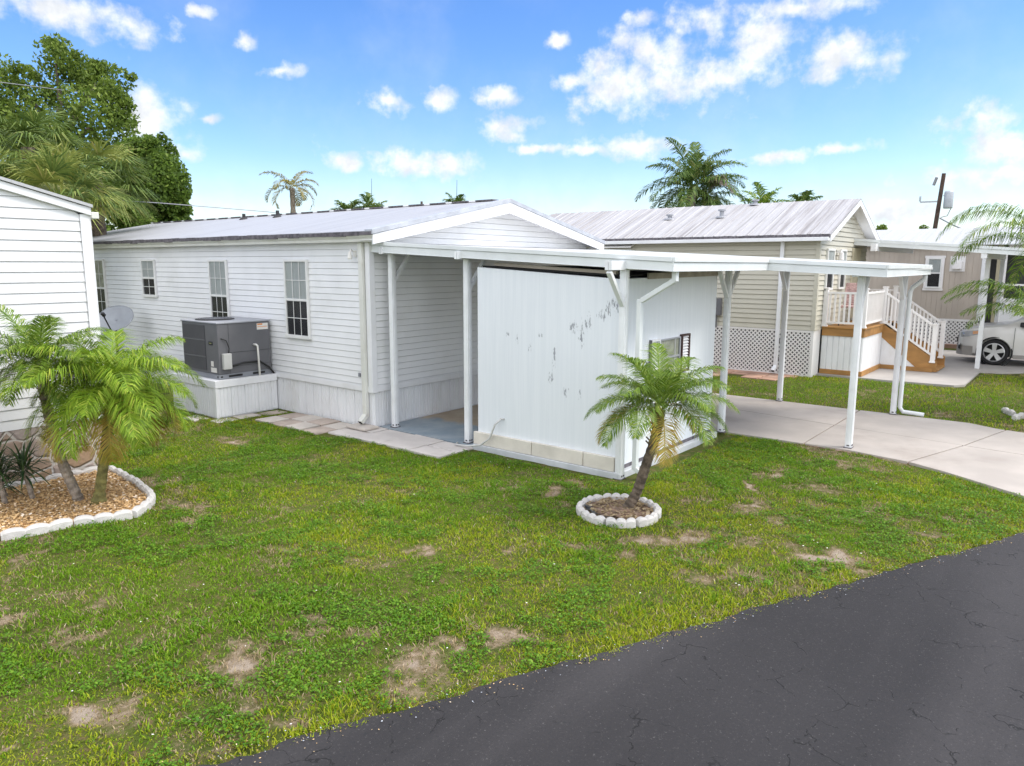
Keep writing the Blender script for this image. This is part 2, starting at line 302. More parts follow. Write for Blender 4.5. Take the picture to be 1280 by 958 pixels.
# ------------------------------------------------------------------ builders
class MB:
    def __init__(s): s.v = []; s.f = []; s.m = []
    def poly(s, pts, mi=0):
        k = len(s.v); s.v += [tuple(p) for p in pts]; s.f.append(tuple(range(k, k + len(pts)))); s.m.append(mi); return s
    def hexa(s, p, mi=0):   # 8 corner points: bottom 4 (ccw from above), top 4
        k = len(s.v); s.v += [tuple(q) for q in p]
        for f in ((3, 2, 1, 0), (4, 5, 6, 7), (0, 1, 5, 4), (1, 2, 6, 5), (2, 3, 7, 6), (3, 0, 4, 7)):
            s.f.append(tuple(k + i for i in f)); s.m.append(mi)
        return s
    def box(s, x0, y0, z0, x1, y1, z1, mi=0):
        return s.hexa([(x0, y0, z0), (x1, y0, z0), (x1, y1, z0), (x0, y1, z0), (x0, y0, z1), (x1, y0, z1), (x1, y1, z1), (x0, y1, z1)], mi)
    def beam(s, a, b, w, h, mi=0, up=(0, 0, 1), end_w=None):
        a = Vector(a); b = Vector(b); d = (b - a).normalized(); up = Vector(up)
        if abs(d.dot(up)) > .98: up = Vector((0, 1, 0))
        sx = d.cross(up).normalized(); uz = sx.cross(d).normalized()
        e = end_w or w; P = []
        for q, ww in ((a, w), (b, e)):
            P.append([q - sx * ww / 2 - uz * h / 2, q + sx * ww / 2 - uz * h / 2, q + sx * ww / 2 + uz * h / 2, q - sx * ww / 2 + uz * h / 2])
        k = len(s.v); s.v += [tuple(x) for x in P[0] + P[1]]
        for f in ((0, 1, 2, 3), (7, 6, 5, 4), (0, 4, 5, 1), (1, 5, 6, 2), (2, 6, 7, 3), (3, 7, 4, 0)):
            s.f.append(tuple(k + i for i in f)); s.m.append(mi)
        return s
    def tube(s, pts, r, n=8, mi=0, cap=True):
        pts = [Vector(p) for p in pts]; k0 = len(s.v); L = len(pts)
        rs = r if isinstance(r, (list, tuple)) else [r] * L
        ref = None
        for i, p in enumerate(pts):
            d = (pts[min(i + 1, L - 1)] - pts[max(i - 1, 0)]).normalized()
            if ref is None: ref = Vector((0, 0, 1)) if abs(d.z) < .9 else Vector((1, 0, 0))
            a = d.cross(ref).normalized(); b = a.cross(d).normalized(); ref = b
            for j in range(n):
                t = 2 * math.pi * j / n; s.v.append(tuple(p + (a * math.cos(t) + b * math.sin(t)) * rs[i]))
        for i in range(L - 1):
            for j in range(n):
                q = (k0 + i * n + j, k0 + i * n + (j + 1) % n, k0 + (i + 1) * n + (j + 1) % n, k0 + (i + 1) * n + j)
                s.f.append(q); s.m.append(mi)
        if cap:
            s.f.append(tuple(k0 + j for j in reversed(range(n)))); s.m.append(mi)
            s.f.append(tuple(k0 + (L - 1) * n + j for j in range(n))); s.m.append(mi)
        return s
    def lathe(s, c, prof, axis='z', n=24, mi=0):   # prof: list of (radius, offset along axis)
        k0 = len(s.v)
        for (r, h) in prof:
            for j in range(n):
                t = 2 * math.pi * j / n; a, b = r * math.cos(t), r * math.sin(t)
                s.v.append((c[0] + a, c[1] + b, c[2] + h) if axis == 'z' else ((c[0] + h, c[1] + a, c[2] + b) if axis == 'x' else (c[0] + a, c[1] + h, c[2] + b)))
        for i in range(len(prof) - 1):
            for j in range(n):
                s.f.append((k0 + i * n + j, k0 + i * n + (j + 1) % n, k0 + (i + 1) * n + (j + 1) % n, k0 + (i + 1) * n + j)); s.m.append(mi)
        return s
    def prism(s, poly, z0, z1, mi=0):   # polygon in plan (ccw), extruded
        k = len(s.v); n = len(poly)
        s.v += [(p[0], p[1], z0) for p in poly] + [(p[0], p[1], z1) for p in poly]
        s.f.append(tuple(k + i for i in reversed(range(n)))); s.m.append(mi)
        s.f.append(tuple(k + n + i for i in range(n))); s.m.append(mi)
        for i in range(n):
            j = (i + 1) % n; s.f.append((k + i, k + j, k + n + j, k + n + i)); s.m.append(mi)
        return s
    def build(s, name, mats, parent=None, smooth=False, bevel=0.0, loc=None):
        base = Vector(LOC[parent.name]) if parent else Vector(loc or (0, 0, 0))
        me = bpy.data.meshes.new(name)
        me.from_pydata([tuple(Vector(p) - base) for p in s.v], [], s.f)
        mats = mats if isinstance(mats, (list, tuple)) else [mats]
        for m in mats: me.materials.append(M[m])
        if len(mats) > 1: me.polygons.foreach_set('material_index', s.m)
        if smooth: me.polygons.foreach_set('use_smooth', [True] * len(s.f))
        me.validate(); me.update()
        bm = bmesh.new(); bm.from_mesh(me); bmesh.ops.recalc_face_normals(bm, faces=bm.faces) if len(s.f) < 60000 else None; bm.to_mesh(me); bm.free()
        o = bpy.data.objects.new(name, me); COL.objects.link(o)
        if parent: o.parent = parent
        else: o.location = base
        LOC[o.name] = tuple(base)
        if bevel:
            md = o.modifiers.new('bevel', 'BEVEL'); md.width = bevel; md.segments = 2; md.limit_method = 'ANGLE'
        return o
def tag(o, label, cat, group=None):
    o['label'] = label; o['category'] = cat
    if group: o['group'] = group
    return o
def root(name, loc, label, cat, group=None):
    o = bpy.data.objects.new(name, None); COL.objects.link(o); o.location = loc; o.empty_display_size = .2
    LOC[o.name] = tuple(loc); return tag(o, label, cat, group)
def struct(o): o['kind'] = 'structure'; return o
def stuff(o, label=None, cat=None):
    o['kind'] = 'stuff'
    if label: o['label'] = label
    if cat: o['category'] = cat
    return o
def np_mesh(name, verts, k, mat_names, midx=None, parent=None, loc=(0, 0, 0), smooth=False):
    """verts (M,k,3): M separate k-gons"""
    base = np.array(LOC[parent.name] if parent else loc)
    Mn = verts.shape[0]; me = bpy.data.meshes.new(name)
    me.vertices.add(Mn * k); me.loops.add(Mn * k); me.polygons.add(Mn)
    me.vertices.foreach_set('co', (verts - base).reshape(-1).astype(np.float32))
    me.loops.foreach_set('vertex_index', np.arange(Mn * k, dtype=np.int32))
    me.polygons.foreach_set('loop_start', np.arange(0, Mn * k, k, dtype=np.int32))
    for mn in mat_names: me.materials.append(M[mn])
    if midx is not None: me.polygons.foreach_set('material_index', np.asarray(midx, dtype=np.int32))
    me.update(calc_edges=True)
    o = bpy.data.objects.new(name, me); COL.objects.link(o)
    if parent: o.parent = parent
    else: o.location = base
    LOC[o.name] = tuple(base); return o

# numpy value noise
_tab = np.random.default_rng(3).random((256, 256))
def vnoise(x, y):
    xi = np.floor(x).astype(int); yi = np.floor(y).astype(int); fx = x - xi; fy = y - yi
    fx = fx * fx * (3 - 2 * fx); fy = fy * fy * (3 - 2 * fy)
    g = lambda a, b: _tab[a & 255, b & 255]
    return (g(xi, yi) * (1 - fx) + g(xi + 1, yi) * fx) * (1 - fy) + (g(xi, yi + 1) * (1 - fx) + g(xi + 1, yi + 1) * fx) * fy
def fbm(x, y, o=4):
    s = 0; a = .5; t = 0
    for i in range(o): s = s + a * vnoise(x + 17 * i, y - 9 * i); t += a; a *= .55; x = x * 2.03; y = y * 2.03
    return s / t

def laps(mb, axis, plane, out, lo, hi, z0, z1, lap, mi=0, t=.0135):
    """lapped siding on the plane axis=plane facing out (+1/-1); lo(z), hi(z) give its ends"""
    z = z0
    while z < z1 - 1e-4:
        zt = min(z + lap, z1)
        a0, a1, b0, b1 = lo(z), hi(z), lo(zt), hi(zt)
        if a1 <= a0 + .01: break
        if b1 < b0: b0 = b1 = (b0 + b1) / 2
        P = lambda off, a, zz: (plane + out * off, a, zz) if axis == 'x' else (a, plane + out * off, zz)
        g_ = max(z, zt - .010); fz = (g_ - z) / (zt - z); c0 = a0 + (b0 - a0) * fz; c1 = a1 + (b1 - a1) * fz
        mb.poly([P(t, a0, z), P(t, a1, z), P(.004, c1, g_), P(.004, c0, g_)], mi)
        mb.poly([P(.004, c0, g_), P(.004, c1, g_), P(-.006, b1, zt), P(-.006, b0, zt)], mi)
        mb.poly([P(-.006, a0, z + .003), P(-.006, a1, z + .003), P(t, a1, z), P(t, a0, z)], mi)
        z = zt
def ribs(mb, axis, plane, out, a0, a1, z0, z1, period=.2, minor=.05, depth=.016, mi=0):
    """vertically ribbed panel"""
    prof = []; a = a0; k = 0; n = max(1, round(period / minor))
    while a < a1 - 1e-4:
        b = min(a + minor, a1); dd = depth * 1.6 if k % n == 0 else depth * .55; w = .012 if k % n == 0 else .007
        prof += [(a, -dd + depth), (min(a + w * .6, b), -dd + depth), (min(a + w * 1.6, b), depth), (b - .004, depth)]; a = b; k += 1
    prof.append((a1, depth))
    P = lambda off, a, zz: (plane + out * off, a, zz) if axis == 'x' else (a, plane + out * off, zz)
    for (u0, o0), (u1, o1) in zip(prof[:-1], prof[1:]):
        if u1 > u0 + 1e-5: mb.poly([P(o0, u0, z0), P(o1, u1, z0), P(o1, u1, z1), P(o0, u0, z1)], mi)

def window_x(parent, plane, y0, y1, z0, z1, cols, curtain='curtain', rows=2, cover=True, zmid=None, facing=-1):
    """double hung window on the plane x=plane, facing -x: frame > pane, curtain, backing"""
    o = facing; X = lambda d: plane + o * d
    def bx(mb, d0, a0, b0, d1, a1, b1): mb.box(min(X(d0), X(d1)), a0, b0, max(X(d0), X(d1)), a1, b1)
    f = MB(); w = .035
    bx(f, 0, y0, z0, .045, y0 + w, z1); bx(f, 0, y1 - w, z0, .045, y1, z1)
    bx(f, 0, y0 + w, z1 - w, .045, y1 - w, z1); bx(f, 0, y0 - .015, z0 - .02, .06, y1 + .015, z0 + w)
    zm = zmid or (z0 + z1) / 2
    bx(f, 0, y0 + w, zm - .02, .042, y1 - w, zm + .02)
    for k in range(1, cols):
        yy = y0 + w + (y1 - y0 - 2 * w) * k / cols
        bx(f, .027, yy - .006, z0 + w, .034, yy + .006, zm - .02); bx(f, .029, yy - .006, zm + .02, .038, yy + .006, z1 - w)
    for (za, zb, d) in ((z0 + w, zm - .02, 0), (zm + .02, z1 - w, .003)):
        for k in range(1, rows):
            zz = za + (zb - za) * k / rows; bx(f, .0265 + d, y0 + w, zz - .006, .0335 + d, y1 - w, zz + .006)
    fo = f.build('window', 'muntin', parent, bevel=.003)
    p = MB()
    for (za, zb, d, mi) in ((z0 + w, zm - .02, .024, 1), (zm + .02, z1 - w, .027, 0)):
        p.poly([(X(d), y0 + w, za), (X(d), y1 - w, za), (X(d), y1 - w, zb), (X(d), y0 + w, zb)], mi)
    p.build('pane', ['glass', 'screen'], fo)
    b = MB(); bx(b, .015, y0 + w, z0 + w, .0165, y1 - w, z1 - w); b.build('room_backing', 'room', fo)
    if cover:
        c = MB(); n = 26; zc0 = zm - .03; pts = []
        for i in range(n + 1):
            yy = y0 + w + (y1 - y0 - 2 * w) * i / n; pts.append((X(.0195 + .003 * math.sin(i * 1.7)), yy))
        for (xa, ya), (xb, yb) in zip(pts[:-1], pts[1:]):
            c.poly([(xa, ya, zc0), (xb, yb, zc0), (xb, yb, z1 - w), (xa, ya, z1 - w)])
        c.build('curtain', curtain, fo, smooth=True)
    return fo

# ------------------------------------------------------------------ foliage helpers
def frond(L, base, az, elev, length, droop, nl, ll, lw, vee=.5, tipdroop=.5, petiole=.12, jit=.12, rmat=None, twist=0):
    """one feather leaf: appends leaflet quads (4 pts) to list L"""
    base = np.array(base, float); seg = 14; p = base.copy(); pts = [p.copy()]; e = elev
    h = np.array([math.cos(az), math.sin(az), 0.]); side0 = np.array([-math.sin(az), math.cos(az), 0.])
    for i in range(seg):
        d = h * math.cos(e) + np.array([0, 0, math.sin(e)])
        p = p + d * length / seg; pts.append(p.copy()); e -= droop / seg * (0.5 + 1.0 * i / seg)
    pts = np.array(pts)
    # rachis as thin quads
    for i in range(seg):
        w = .010 * (1 - i / seg) * (length / 1.0) + .002; a, b = pts[i], pts[i + 1]
        L.append([a - side0 * w, a + side0 * w, b + side0 * w * .8, b - side0 * w * .8])
    for k in range(nl):
        t = petiole + (1 - petiole) * (k + .5) / nl; q = t * seg; i = min(int(q), seg - 1); fr = q - i
        P = pts[i] * (1 - fr) + pts[i + 1] * fr; d = pts[i + 1] - pts[i]; d = d / np.linalg.norm(d)
        up = np.cross(side0, d); up = up / np.linalg.norm(up) * (1 if np.cross(side0, d)[2] >= 0 else -1)
        prof = math.sin(math.pi * min(1, .18 + .82 * t)) ** .6 * .95 + .05
        for sgn in (-1, 1):
            l = ll * prof * random.uniform(.85, 1.1)
            fw = random.uniform(.45, .8) + .5 * t
            dr = side0 * sgn + d * fw + up * vee * random.uniform(.5, 1.2) + np.array([random.gauss(0, jit), random.gauss(0, jit), random.gauss(0, jit)])
            dr = dr / np.linalg.norm(dr)
            wv = np.cross(dr, up); wv = wv / (np.linalg.norm(wv) + 1e-9) * lw / 2
            mid = P + dr * l * .5; dr2 = dr + np.array([0, 0, -tipdroop * random.uniform(.6, 1.4)]); dr2 = dr2 / np.linalg.norm(dr2)
            tip = mid + dr2 * l * .5
            L.append([P - wv * .5, P + wv * .5, mid + wv, mid - wv]); L.append([mid - wv, mid + wv, tip + wv * .12, tip - wv * .12])
def feather_crown(center, n, length, emin, emax, droop, nl, ll, lw, az0=0., old=0, lenvar=.15, azlist=None, **kw):
    A, B = [], []
    for i in range(n):
        t = i / max(1, n - 1); az = az0 + i * 2.39996 + random.uniform(-.2, .2)
        if azlist: az = azlist[i]
        e = emax + (emin - emax) * t ** .85 + random.uniform(-.08, .08)
        tgt = B if i >= n - old else A
        off = np.array([math.cos(az), math.sin(az), 0]) * .03
        frond(tgt, np.array(center) + off + np.array([0, 0, .05 * (1 - t)]), az, e, length * random.uniform(1 - lenvar, 1 + lenvar * .6), droop * (.75 + .5 * t), nl, ll, lw, **kw)
    return A, B
def crown_obj(A, B, mats, parent, name='crown'):
    V = np.array(A + B); mi = [0] * len(A) + [1] * len(B)
    return np_mesh(name, V, 4, mats, mi, parent)
def palm_trunk(pts, r0, r1, parent, m='trunk', knob=.12, n=12, rings=40, boots=0, flare=0.0):
    mb = MB(); pts = [np.array(p, float) for p in pts]; P = []; R = []
    for i in range(rings + 1):
        t = i / rings; q = t * (len(pts) - 1); k = min(int(q), len(pts) - 2); f = q - k
        # smooth (catmull-rom)
        p0 = pts[max(k - 1, 0)]; p1 = pts[k]; p2 = pts[k + 1]; p3 = pts[min(k + 2, len(pts) - 1)]
        P.append(tuple(.5 * ((2 * p1) + (-p0 + p2) * f + (2 * p0 - 5 * p1 + 4 * p2 - p3) * f * f + (-p0 + 3 * p1 - 3 * p2 + p3) * f ** 3)))
        r = r0 + (r1 - r0) * t; r *= 1 + knob * (1 if i % 2 else -1) * .5 + random.uniform(-.05, .05)
        r *= 1 + flare * max(0, 1 - t * 7)
        R.append(r)
    mb.tube(P, R, n)
    for i in range(boots):   # old leaf bases
        t = .55 + .45 * random.random(); k = min(int(t * rings), rings - 1); az = random.uniform(0, 6.28)
        c = Vector(P[k]); d = Vector((math.cos(az), math.sin(az), .9)).normalized()
        mb.beam(c + d * R[k] * .6, c + d * (R[k] + .05), .03, .012, end_w=.012)
    return mb.build('trunk', m, parent, smooth=False)

# ------------------------------------------------------------------ shared outlines
ROAD = [(-40, 8.3), (-9, -4.15), (-5.82, -5.46), (-5.2, -5.72), (-4.22, -6.2), (-2.98, -6.75), (-2.19, -7.1), (-.98, -7.67), (.99, -8.52), (3, -9.35), (8, -11.3), (60, -31)]
rx = np.array([p[0] for p in ROAD]); ry = np.array([p[1] for p in ROAD])
def road_y(x): return np.interp(x, rx, ry)
DRIVE = [(3.25, -2.0), (3.25, -6.3), (3.12, -6.96), (2.86, -7.56), (2.29, -8.43), (1.75, -8.83), (5.6, -10.36), (6.0, -9.3), (6.14, -8.3), (6.25, -7.8), (6.47, -7.4), (6.47, 0.0), (3.25, 0.0)]
BED = [(-6.6, -.78), (-5.9, -.84), (-5.42, -.9), (-5.13, -.96), (-4.7, -1.07), (-4.34, -1.24), (-4.18, -1.17), (-4.03, -.98), (-3.93, -.78), (-3.86, -.45), (-3.80, -.1), (-3.76, .35), (-3.76, .78), (-6.6, .78)]
RING = (-1.03, -5.1)
def inpoly(poly, x, y):
    ins = np.zeros(x.shape, bool); n = len(poly); j = n - 1
    for i in range(n):
        xi, yi = poly[i]; xj, yj = poly[j]
        c = ((yi > y) != (yj > y)) & (x < (xj - xi) * (y - yi) / (yj - yi + 1e-12) + xi); ins ^= c; j = i
    return ins
BARE = [(-3.10,-4.09,0.10,-0.12,-0.08,-0.08,1.0),(-1.31,-5.95,0.29,-0.36,-0.23,-0.10,1.0),(-2.07,-5.43,0.11,-0.12,-0.14,-0.09,1.0),(-4.14,-1.80,0.14,-0.18,-0.08,-0.15,0.7),(-4.13,-5.52,0.08,-0.10,-0.07,-0.07,1.0),(-5.04,-4.72,0.21,-0.25,-0.09,-0.13,0.9),(-5.28,-4.83,0.14,-0.18,-0.05,-0.08,0.9),(-6.01,-4.50,0.20,-0.26,-0.05,-0.13,0.9),(-5.76,-4.55,0.16,-0.19,-0.03,-0.08,0.7),(-5.43,-2.76,0.24,-0.30,-0.06,-0.15,0.6),(-5.89,-2.73,0.17,-0.21,-0.05,-0.17,0.9),(1.48,-5.81,0.12,-0.14,-0.24,-0.08,1.0),(0.71,-5.91,0.04,-0.06,-0.18,-0.07,1.0),(0.22,-6.15,0.04,-0.04,-0.26,-0.09,1.0),(-0.89,-7.15,0.12,-0.15,-0.22,-0.07,1.0),(-4.44,-5.55,0.20,-0.25,-0.17,-0.18,0.8),(-3.73,-5.88,0.11,-0.13,-0.10,-0.08,0.7),(-2.53,-4.85,0.14,-0.17,-0.12,-0.09,0.5),(-3.54,-3.96,0.14,-0.17,-0.11,-0.14,0.4),(-1.98,-4.61,0.09,-0.12,-0.10,-0.08,0.5),(-0.79,-4.07,0.10,-0.13,-0.13,-0.08,0.7),(-1.92,0.95,0.14,-0.17,-0.13,-0.22,0.8),(-3.95,-3.16,0.16,-0.20,-0.10,-0.15,0.5),(-6.44,-4.45,0.08,-0.10,-0.02,-0.08,0.8),(-4.44,-4.52,0.12,-0.14,-0.07,-0.11,0.5),(1.01,-7.93,0.16,-0.20,-0.19,-0.03,0.4),(-2.50,-6.72,0.10,-0.12,-0.08,-0.04,0.5),(-4.74,-5.72,0.10,-0.12,-0.04,-0.05,0.5),(-5.40,-5.40,0.11,-0.15,-0.04,-0.06,0.6),(-1.98,-5.88,0.09,-0.11,-0.10,-0.05,0.6),(-4.49,-4.88,0.18,-0.22,-0.09,-0.10,0.6),(-3.10,-6.75,0.07,-0.09,-0.05,-0.02,0.5),(-0.74,-7.42,0.06,-0.08,-0.11,-0.03,0.6),(-1.50,-5.35,0.07,-0.08,-0.07,-0.04,0.6),(-0.93,-5.72,0.08,-0.10,-0.13,-0.06,0.5)]
def bare_mask(x, y):
    wx = x + .7 * (fbm(x * 2.6, y * 2.6, 5) - .5); wy = y + .7 * (fbm(x * 2.6 + 40, y * 2.6 + 7, 5) - .5)
    m = np.zeros(x.shape)
    for (cx, cy, ax, ay, bx, by, s) in BARE:
        det = ax * by - ay * bx; dx = wx - cx; dy = wy - cy
        if abs(det) < 3e-3: # widen degenerate ones
            by *= 1.6; det = ax * by - ay * bx
            if abs(det) < 1e-3: continue
        u = (dx * by - dy * bx) / det; v = (-dx * ay + dy * ax) / det
        m = np.maximum(m, s * np.clip(1.45 - np.sqrt(u * u + v * v), 0, 1))
    g = fbm(x * 1.1 + 3, y * 1.1 + 11, 5); g2 = fbm(x * 6 + 3, y * 6 + 1, 3)
    m = m * np.clip(.35 + (fbm(x * 5 + 8, y * 5, 4) - .3) * 2.6, 0, 1.1)
    m = np.maximum(m, np.clip((g - .52) * 4.5, 0, .6) * np.clip((g2 - .35) * 3, 0, 1))
    return np.clip(m, 0, 1)
def lawn_ok(x, y, pad=0.0):
    ok = y > road_y(x) + .0 + pad
    ok &= ~inpoly(DRIVE, x, y); ok &= ~inpoly(BED, x, y)
    ok &= ((x - RING[0]) ** 2 + (y - RING[1]) ** 2) > .40 ** 2
    ok &= ~((x > -.12) & (x < 3.2) & (y > -4.72) & (y < 12.9))
    ok &= ~((x > -.12) & (x < 6.4) & (y > -4.4) & (y < 12.9))
    ok &= ~((x > -.86) & (x < .1) & (y > -.05) & (y < 2.02)); ok &= ~((x > -.66) & (x < .1) & (y > -2.1) & (y < .3))
    ok &= ~((x > -1.22) & (x < 0) & (y > 2.55) & (y < 4.15)); ok &= ~((x < -3.7) & (y > .8))
    return ok

# ------------------------------------------------------------------ ground, lawn, road, drive
g = MB(); g.box(-900, -900, -.6, 900, 900, -.05); struct(g.build('ground', 'ground'))
def build_lawn():
    st = .055; xs = np.arange(-9.5, 20, st); ys = np.arange(-12, 9, st)
    # only the parts in view: a grid with the road side cut away
    X, Y = np.meshgrid(xs, ys); keep = (Y > road_y(X) - .12)
    far = (X > 3.2)
    Z = .012 * (fbm(X * 2.2, Y * 2.2) - .5) * 2 + .008 * (fbm(X * 9, Y * 9) - .5)
    Z = np.where(Y < road_y(X) + .1, Z - .02, Z)
    nb = bare_mask(X, Y)
    idx = np.arange(X.size).reshape(X.shape)
    q = np.stack([idx[:-1, :-1], idx[:-1, 1:], idx[1:, 1:], idx[1:, :-1]], -1)
    kk = keep[:-1, :-1] & keep[:-1, 1:] & keep[1:, 1:] & keep[1:, :-1]
    q = q[kk]
    me = bpy.data.meshes.new('lawn'); nv = X.size
    me.vertices.add(nv); me.loops.add(q.size); me.polygons.add(len(q))
    me.vertices.foreach_set('co', np.stack([X, Y, Z], -1).reshape(-1).astype(np.float32))
    me.loops.foreach_set('vertex_index', q.reshape(-1).astype(np.int32)); me.polygons.foreach_set('loop_start', np.arange(0, q.size, 4, dtype=np.int32))
    a = me.attributes.new('bare', 'FLOAT', 'POINT'); a.data.foreach_set('value', nb.reshape(-1).astype(np.float32))
    me.materials.append(M['lawn']); me.polygons.foreach_set('use_smooth', np.ones(len(q), bool)); me.update(calc_edges=True)
    bm = bmesh.new(); bm.from_mesh(me); bmesh.ops.delete(bm, geom=[v for v in bm.verts if not v.link_faces], context='VERTS'); bm.to_mesh(me); bm.free()
    o = bpy.data.objects.new('lawn', me); COL.objects.link(o); struct(o)
build_lawn()

def build_road():
    mb = MB(); n = 260; xs = np.concatenate([np.linspace(-40, -9, 20), np.linspace(-8.9, 4, n), np.linspace(4.2, 60, 30)])
    top = [(x, float(road_y(x)) + .10 * (fbm(np.array([x * 3.]), np.array([1.]))[0] - .5) + .07 * (fbm(np.array([x * 14.]), np.array([5.]))[0] - .5)) for x in xs]
    for (a, b) in zip(top[:-1], top[1:]):
        mb.poly([(a[0] - 3.0, a[1] - 7.2, .022), (b[0] - 3.0, b[1] - 7.2, .022), (b[0], b[1], .022), (a[0], a[1], .022)])
        mb.poly([(a[0], a[1], .022), (b[0], b[1], .022), (b[0], b[1], -.04), (a[0], a[1], -.04)])
    struct(mb.build('road', 'asphalt'))
build_road()

def build_drive():
    mb = MB(); z0, z1 = -.05, .034; gap = .026
    # joint lines: across at y=-5.7; slanted (3.1,-7.12)-(6.3,-7.97); along x from 4.95 (y=-2) to 4.35 (y=-9)
    def jx(y): return 4.95 + (y + 5.0) * .135
    polys = [
        [(3.25, -5.7), (jx(-5.7), -5.7), (jx(0), 0.0), (3.25, 0.0)], [(jx(-5.7), -5.7), (6.47, -5.7), (6.47, 0.0), (jx(0), 0)],
        [(3.25, -6.3), (3.12, -6.96), (3.09, -7.1), (jx(-7.55), -7.55), (jx(-5.7), -5.7), (3.25, -5.7)], [(jx(-7.55), -7.55), (6.22, -7.93), (6.25, -7.8), (6.47, -7.4), (6.47, -5.7), (jx(-5.7), -5.7)],
        [(3.09, -7.1), (2.86, -7.56), (2.29, -8.43), (1.75, -8.83), (jx(-9.7), -9.93), (jx(-7.55), -7.55)], [(jx(-7.55), -7.55), (jx(-9.7), -9.93), (5.6, -10.36), (6.0, -9.3), (6.14, -8.3), (6.22, -7.93)]]
    for p in polys:
        c = np.mean(np.array(p), 0); q = []
        a = np.array(p, float); n = len(a); ar = sum(a[i][0] * a[(i + 1) % n][1] - a[(i + 1) % n][0] * a[i][1] for i in range(n))
        if ar < 0: a = a[::-1]
        for i in range(n):  # inset corner
            e1 = a[i] - a[i - 1]; e2 = a[(i + 1) % n] - a[i]; n1 = np.array([-e1[1], e1[0]]) / np.linalg.norm(e1); n2 = np.array([-e2[1], e2[0]]) / np.linalg.norm(e2)
            b = n1 + n2; b = b / np.linalg.norm(b); s = gap / 2 / max(.3, b @ n1); q.append(tuple(a[i] + b * s))
        mb.prism(q, z0, z1 + random.uniform(-.003, .003))
    struct(mb.build('driveway', 'concrete', bevel=.006))
    b = MB(); b.prism([(3.27, -5.5), (3.27, -.02), (6.44, -.02), (6.44, -7.3), (6.0, -9.0), (5.5, -10.2), (2.0, -8.8), (2.7, -8.0), (3.15, -7.0)][::-1], -.05, .012); struct(b.build('driveway_bed', 'soil'))
build_drive()

def build_path():
    mb = MB()
    def slab(x0, y0, x1, y1, mi=0, h=.03):
        j = lambda: random.uniform(-.012, .012); zt = h + random.uniform(-.008, .008); t = random.uniform(-.006, .006)
        mb.hexa([(x0 + j(), y0 + j(), -.04), (x1 + j(), y0 + j(), -.04), (x1 + j(), y1 + j(), -.04), (x0 + j(), y1 + j(), -.04),
                 (x0 + j(), y0 + j(), zt), (x1 + j(), y0 + j(), zt + t), (x1 + j(), y1 + j(), zt + t), (x0 + j(), y1 + j(), zt)], mi)
    for i in range(4):       # small stones beside the wall
        y0 = .36 + i * .42
        slab(-.86, y0, -.46, y0 + .39, 0 if i % 2 else 1); slab(-.44, y0, -.05, y0 + .39, 1 if i in (1, 3) else 0)
    for i in range(4):       # smooth big slabs
        y0 = -2.1 + i * .61
        slab(-.67, y0, -.31, y0 + .59, 2); slab(-.29, y0, .06, y0 + .59, 2)
    slab(-1.38, 2.28, -1.0, 2.56, 2, .02); slab(-.96, 2.3, -.56, 2.56, 0, .025); slab(-.5, 2.2, -.1, 2.5, 1, .02); slab(-1.55, 2.75, -1.27, 3.15, 2, .02)
    struct(mb.build('path', ['paver', 'paver_dark', 'paver_smooth'], bevel=.008))
M['paver_dark'] = mat('brownish_paving_stone', (.40, .33, .28), .9, .2, 3., .4, 80)
M['paver_smooth'] = mat('smooth_pale_slab', (.55, .51, .48), .85, .10, 2., .3, 110, dirt=(.38, .33, .29), dirt_amt=.45, dscale=2.4)
build_path()
f = MB(); f.box(.1, -2.06, -.05, 3.22, -.02, .03); struct(f.build('carport_floor', 'blue_floor', bevel=.006))
tag(MB().box(-.33, -.16, .034, -.03, .30, .075).build('splash_block', 'paver', loc=(-.2, .05, .034), bevel=.015), 'small tan concrete splash block under the house downspout', 'splash block')

# ------------------------------------------------------------------ the white mobile home
H = root('mobile_home', (3.1, 6.4, 0), 'long white mobile home with lapped siding and pale metal gable roof', 'house', 'mobile homes')
ZS, ZE, W1, L1 = .606, 2.945, 6.18, 12.9
RX, RZ, EZ = 3.05, 3.77, 3.10
def rz1(x): return EZ + (RZ - EZ) / (RX + .22) * (min(x, 2 * RX - x) + .22)
w = MB()
w.box(.016, .016, ZS, W1 - .016, L1, ZE)
w.poly([(.016, .016, ZE), (W1 - .016, .016, ZE), (W1 - .016, .016, rz1(W1) - .13), (RX, .016, RZ - .13), (.016, .016, rz1(0) - .13)])
laps(w, 'x', 0, -1, lambda z: .0, lambda z: L1, ZS, ZE, .1017)
def glo(z): return max(0, (z + .12 - EZ) * (RX + .22) / (RZ - EZ) - .22) if z > 2.98 else 0
laps(w, 'y', 0, -1, glo, lambda z: min(W1, 2 * RX - glo(z)), ZS, 3.66, .1017)
laps(w, 'x', W1, 1, lambda z: 0, lambda z: L1, ZS, ZE, .1017)
w.build('wall', 'vinyl', H)
t = MB()
t.box(-.034, -.034, ZS - .02, .07, -.0215, ZE); t.box(-.034, -.0215, ZS - .02, -.0215, .07, ZE)
t.box(-.027, .07, ZS - .012, -.0215, 2.6, ZS + .075); t.box(.07, -.027, ZS - .012, W1, -.0215, ZS + .075)
t.box(-.027, 4.12, ZS - .012, -.0215, L1, ZS + .075)
t.build('corner_trim', 'trim', H, bevel=.004)
sk = MB()
ribs(sk, 'x', .02, -1, 0.02, L1, 0, ZS, .22, .055); ribs(sk, 'y', .02, -1, 0.02, W1, 0, ZS, .22, .055); ribs(sk, 'x', W1 - .02, 1, 0, L1, 0, ZS)
sk.box(.03, .03, 0, W1 - .03, L1 - .02, ZS - .005); sk.build('skirting', 'skirt', H)
rf = MB()
y0, y1 = -.34, 13.2; xr = 2 * RX + .22
